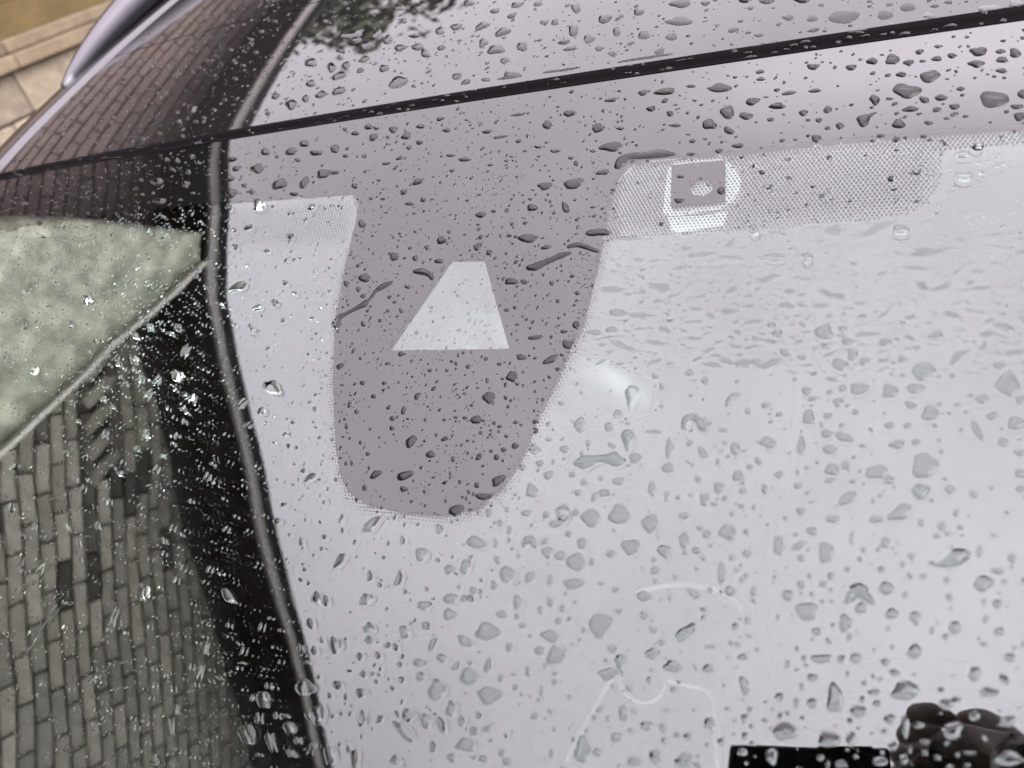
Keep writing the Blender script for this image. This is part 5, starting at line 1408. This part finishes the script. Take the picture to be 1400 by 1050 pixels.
# ------------------------------------------------------------ the rain
WEDGE = [(x*1e-4, y*1e-4) for x, y in PATCH['wedge']]
LENS = [(x*1e-4, y*1e-4) for x, y in PATCH['ring']]
BAND = [(x*1e-4, y*1e-4) for x, y in PATCH['bandR']]
def place_words(s, c):
    u, v = c
    if s == 1:
        if v > .25: return 'on the rear roof glass behind the thin joint'
        if u < -.42: return 'on the roof glass over the mirrored bricks'
        if u < -.30: return 'on the roof glass over the mirrored dark eaves'
        if u < -.12: return 'on the bright roof glass near the mirrored tree'
        if u < .12: return 'on the bright middle of the roof glass'
        return 'on the roof glass far from the mirrored house'
    if pin(c, WEDGE): return 'over the pale wedge window'
    if pin(c, LENS): return 'over the white rain sensor'
    if pin(c, BAND): return 'over the band of printed dots'
    if pin(c, FRIT):
        if v > .19: return ('between seam and mirrored eaves' if u < -.16 else 'between seam and wedge window' if u < .11 else 'between seam and dotted band')
        return 'on the dark patch above the wedge base' if v > .045 else 'on the dark patch below the wedge window'
    if u < strip_u(v)-.075:
        if v > .2: return 'over the mirrored mauve bricks'
        return 'over the mirrored roughcast gable' if v > -.049+(u+.442)*1.126 else 'over the mirrored brick wall'
    if u < strip_u(v)+.006: return 'over the mirrored dark eaves'
    if u < -.10 and v > -.1: return 'on pale glass between mirrored eaves and dark patch'
    if v > .03: return 'on the smeared glass below the dotted band'
    if v < -.17: return ('low on the glass over the seat edging' if u < .13 else 'near the mirrored hand and phone')
    if u < .10: return 'on pale glass below the dark patch'
    return 'on pale glass well below the rain sensor' if v > -.08 else 'on pale glass above the mirrored phone'
ORD = ['largest', 'second largest', 'third largest', 'fourth largest', 'fifth largest', 'sixth largest']
byp = {}
for n_, job in enumerate(drop_jobs):
    if job[5]: byp.setdefault(place_words(job[0], job[1]), []).append(n_)
LABELS = {}
for pw_, L_ in byp.items():
    def ar(n_):
        P_ = drop_jobs[n_][2]
        return abs(sum(P_[k][0]*P_[(k+1) % len(P_)][1]-P_[(k+1) % len(P_)][0]*P_[k][1] for k in range(len(P_))))
    L_.sort(key=ar, reverse=True)
    for k, n_ in enumerate(L_):
        P_ = np.array(drop_jobs[n_][2]); ew = np.linalg.eigvalsh(np.cov(P_.T)); el_ = math.sqrt(ew[1]/max(ew[0], 1e-12))
        if k < len(ORD):
            LABELS[n_] = (ORD[k]+' clear raindrop '+pw_, 'raindrops '+pw_)
        else:
            shp = 'narrow' if el_ > 1.7 else 'oval' if el_ > 1.28 else 'round'
            sz = 'middling' if k < len(L_)*.55 else 'small'
            LABELS[n_] = (sz+' '+shp+' raindrop '+pw_, sz+' '+shp+' raindrops '+pw_)
for n_, (s, c, pts, H, p, big, r) in enumerate(drop_jobs):
    if not big:
        dome(small_v, small_f, s, c, pts, H, p, [1, .88, .62, .3])
        continue
    o_ = surf(s)(*c)
    V = []; F = []
    dome(V, F, s, c, pts, H, p, [1, .94, .82, .62, .34])
    V = [tuple(Vector(q)-o_) for q in V]
    d = pmesh('raindrop', V, F, M_WATER, None, True)
    d.location = o_
    tag(d, LABELS[n_][0], 'raindrop', LABELS[n_][1])
for (lab, s, loop, r) in snake_jobs:
    V, F = snake_mesh(s, loop, min(.0016, r*.5))
    o_ = Vector(V[0])
    V = [tuple(Vector(q)-o_) for q in V]
    bm = bmesh.new()
    d = pmesh('rain_streak', V, F, M_WATER, None, True)
    bm.from_mesh(d.data)
    nn = NR if s else NW
    for f in bm.faces:
        f.normal_update()
        if f.normal.dot(nn) < 0: f.normal_flip()
    bm.to_mesh(d.data); bm.free()
    d.location = o_
    tag(d, lab, 'raindrop')
rs_ = random.Random(77)
for _ in range(120):               # beads caught on the rubber seal
    u = rs_.uniform(-.66, .46); t = rs_.uniform(.15, .9)
    p0 = wind(u, VS+.0008).lerp(roof(u, -.0006), t)+NW*(.0026*math.exp(-((t-.78)/.2)**2)-.0008)
    rx, ry, hz = rs_.uniform(.0012, .0045), rs_.uniform(.0008, .0018), rs_.uniform(.0007, .0014)
    b0 = len(small_v)
    for q, hh in ((1, 0), (.75, .65), (.35, .95)):
        for k in range(8):
            a = 2*math.pi*k/8
            small_v.append(tuple(p0+Vector((rx*q*math.cos(a), 0, 0))+EV*(ry*q*math.sin(a))+NW*(hz*hh)))
    for i in range(2):
        for k in range(8):
            small_f.append((b0+i*8+k, b0+i*8+(k+1) % 8, b0+i*8+8+(k+1) % 8, b0+i*8+8+k))
    small_f.append(tuple(b0+16+k for k in range(8)))
o = pmesh('small_raindrops', small_v, small_f, M_WATER, None, True)
o['kind'] = 'stuff'; o['label'] = 'fine spray of small raindrops over windscreen and roof'; o['category'] = 'raindrops'

# ------------------------------------------------------------ the photographer, seen only mirrored in the glass
def skin_body(name, joints, bones, root, sub, parent, mats, tags):
    me = bpy.data.meshes.new(name)
    names = list(joints)
    idx = {k: i for i, k in enumerate(names)}
    me.from_pydata([joints[k][0] for k in names], [(idx[a], idx[b]) for a, b, _ in bones], [])
    o = bpy.data.objects.new(name, me); COL.objects.link(o)
    m = o.modifiers.new('skin', 'SKIN'); m.use_smooth_shade = True
    sv = me.skin_vertices[0].data
    for k in names:
        r = joints[k][1]
        sv[idx[k]].radius = r if isinstance(r, tuple) else (r, r)
        sv[idx[k]].use_root = (k == root)
    s = o.modifiers.new('sub', 'SUBSURF'); s.levels = sub; s.render_levels = sub
    dg = bpy.context.evaluated_depsgraph_get()
    nm = bpy.data.meshes.new_from_object(o.evaluated_get(dg))
    bpy.data.objects.remove(o)
    nm.name = name
    for p in nm.polygons: p.use_smooth = True
    for x in mats: nm.materials.append(x)
    segs = [(Vector(joints[a][0]), Vector(joints[b][0]), t) for a, b, t in bones]
    if len(mats) > 1:
        for p in nm.polygons:
            c = p.center; best = (1e9, 0)
            for a, b, t in segs:
                ab = b-a; q = max(0, min(1, (c-a).dot(ab)/max(ab.length_squared, 1e-9)))
                d = (c-a-ab*q).length
                if d < best[0]: best = (d, t)
            p.material_index = best[1]
    o = bpy.data.objects.new(name, nm); COL.objects.link(o)
    o.parent = parent
    return o
PB = Vector((1.22, -.80, 0))
person = thing('person', 'person in a dark brown jacket reaching out to hold a black phone over the bonnet', 'person', PB)
def L(p): return tuple(Vector(p)-PB)
wrist = CAM+RIGHT*.137-UPV*.022-FWD*.015
wl = Vector((.98, -.98, .90))
J = {
 'pelvis': (L((1.24, -.82, .95)), (.15, .115)), 'waist': (L((1.21, -.80, 1.10)), (.145, .105)), 'chest': (L((1.14, -.775, 1.30)), (.165, .115)),
 'upper': (L((1.09, -.75, 1.44)), (.12, .09)), 'neck': (L((1.06, -.735, 1.53)), (.055, .055)), 'skull': (L((1.03, -.72, 1.63)), (.100, .112)), 'crown': (L((1.02, -.715, 1.71)), (.088, .10)),
 'shr': (L((1.00, -.60, 1.42)), .072), 'elr': (L((.72, -.58, 1.30)), .055), 'wrr': (L(wrist), .034),
 'shl': (L((1.20, -.94, 1.42)), .072), 'ell': (L((1.20, -1.05, 1.15)), .055), 'wrl': (L((1.05, -1.0, .95)), .034),
 'hr': (L((1.17, -.72, .90)), .10), 'kr': (L((1.16, -.66, .50)), .068), 'ar': (L((1.18, -.70, .10)), .045), 'tr': (L((1.06, -.66, .04)), .04),
 'hll': (L((1.30, -.92, .90)), .10), 'kl': (L((1.30, -.95, .50)), .068), 'al': (L((1.33, -1.0, .10)), .045), 'tl': (L((1.21, -.96, .04)), .04),
}
BN = [('pelvis', 'waist', 0), ('waist', 'chest', 0), ('chest', 'upper', 0), ('upper', 'neck', 0), ('neck', 'skull', 2), ('skull', 'crown', 2),
      ('upper', 'shr', 0), ('shr', 'elr', 0), ('elr', 'wrr', 0), ('upper', 'shl', 0), ('shl', 'ell', 0), ('ell', 'wrl', 0),
      ('pelvis', 'hr', 1), ('hr', 'kr', 1), ('kr', 'ar', 1), ('ar', 'tr', 3), ('pelvis', 'hll', 1), ('hll', 'kl', 1), ('kl', 'al', 1), ('al', 'tl', 3)]
skin_body('body', J, BN, 'pelvis', 2, person, [M_JACKET, M_JEANS, M_SKIN, M_BLACKTRIM], None)
# face towards the phone
hc = Vector((1.028, -.72, 1.645)); fd = (CAM-hc).normalized(); sd = fd.cross(Vector((0, 0, 1))).normalized(); ud = sd.cross(fd)
def ball(name, c, r, m, n=12):
    bm = bmesh.new(); bmesh.ops.create_uvsphere(bm, u_segments=n, v_segments=n-2, radius=1)
    for q in bm.verts:
        q.co = Vector(L(c+sd*q.co.x*r[0]+fd*q.co.y*r[1]+ud*q.co.z*r[2]))
    me = bpy.data.meshes.new(name); bm.to_mesh(me); bm.free()
    for p in me.polygons: p.use_smooth = True
    return link(name, me, m, person)
for s_ in (-1, 1):
    e = ball('eye', hc+fd*.074+sd*s_*.031+ud*.012, (.010, .006, .005), M_EYE)
    ball('ear', hc+sd*s_*.084-ud*.005, (.010, .020, .032), M_SKIN)
ball('nose', hc+fd*.086-ud*.016, (.011, .015, .020), M_SKIN)
ball('mouth', hc+fd*.080-ud*.048, (.020, .008, .006), M_LIPS)
ball('hood', hc-fd*.055-ud*.11, (.12, .08, .07), M_JACKET, 16)
hr = ball('hair', hc-fd*.018+ud*.035, (.100, .104, .088), M_HAIR, 20)

def hand(name, W, ax, up, fw, curl, sc=1.0):
    """palm and five unequal fingers; ax: wrist to fingertips, up: towards the thumb side, fw: the way the palm closes"""
    def P(a, b, c): return tuple(Vector(L(W+ax*a*sc+up*b*sc+fw*c*sc)))
    j = {'w': (P(-.01, 0, 0), (.028*sc, .021*sc)), 'm': (P(.04, 0, 0), (.037*sc, .018*sc))}
    b = [('w', 'm', 0)]
    for k, (off, ln) in enumerate(((.030, .075), (.011, .085), (-.009, .078), (-.029, .060))):
        a = .082; pts = [(a, off, 0.0)]
        x, z, an = a, 0.0, 0.0
        j['k%d' % k] = (P(.078, off*1.05, -.004), .0115*sc); b.append(('m', 'k%d' % k, 0))
        prev = 'k%d' % k
        x = .078; z = -.004
        for q, fr_ in enumerate((.45, .32, .23)):
            an += curl*(.55, .75, .55)[q]
            x += math.cos(an)*ln*fr_; z += math.sin(an)*ln*fr_
            n = 'f%d%d' % (k, q)
            j[n] = (P(x, off*1.05, z), (.0100, .0090, .0076)[q]*sc); b.append((prev, n, 0)); prev = n
    j['t0'] = (P(.025, .034, .010), .014*sc); j['t1'] = (P(.052, .050, .026), .0115*sc); j['t2'] = (P(.078, .046, .040), .009*sc)
    b += [('w', 't0', 0), ('t0', 't1', 0), ('t1', 't2', 0)]
    return skin_body(name, j, b, 'w', 2, person, [M_SKIN], None)
# the right hand holds the end of the phone: fingers over its back edge, thumb behind
hand('hand', wrist, (-RIGHT*.93+UPV*.36).normalized(), (UPV*.93+RIGHT*.36).normalized(), -FWD, 1.15)
hand('hand', Vector(J['wrl'][0])+PB, Vector((-.45, .05, -.9)).normalized(), Vector((-.6, .7, .3)).normalized(), Vector((.5, .5, -.2)).normalized(), .5)
# the phone
phone = thing('phone', 'flat black phone held up over the wet windscreen by a hand', 'phone', CAM)
def slab(name, x0, x1, y0, y1, d0, d1, m, parent, bev=.006):
    bm = bmesh.new(); bmesh.ops.create_cube(bm, size=1)
    for q in bm.verts:
        q.co = Vector(((x0+x1)/2+q.co.x*(x1-x0), (y0+y1)/2+q.co.y*(y1-y0), (d0+d1)/2+q.co.z*(d1-d0)))
    bmesh.ops.bevel(bm, geom=list(bm.edges), offset=min(bev, abs(d1-d0)*.45), segments=2, affect='EDGES', profile=.5)
    for q in bm.verts: q.co = RIGHT*q.co.x+UPV*q.co.y-FWD*q.co.z
    bmesh.ops.recalc_face_normals(bm, faces=bm.faces)
    me = bpy.data.meshes.new(name); bm.to_mesh(me); bm.free()
    return link(name, me, m, parent)
slab('phone_body', -.125, .036, -.072, .002, .004, .0125, M_PHONE, phone)
slab('screen', -.122, .030, -.069, -.001, .0126, .0130, M_LENS, phone, .0001)
slab('camera_bump', -.030, .022, -.022, .0015, .0022, .0042, M_PHONE, phone, .001)
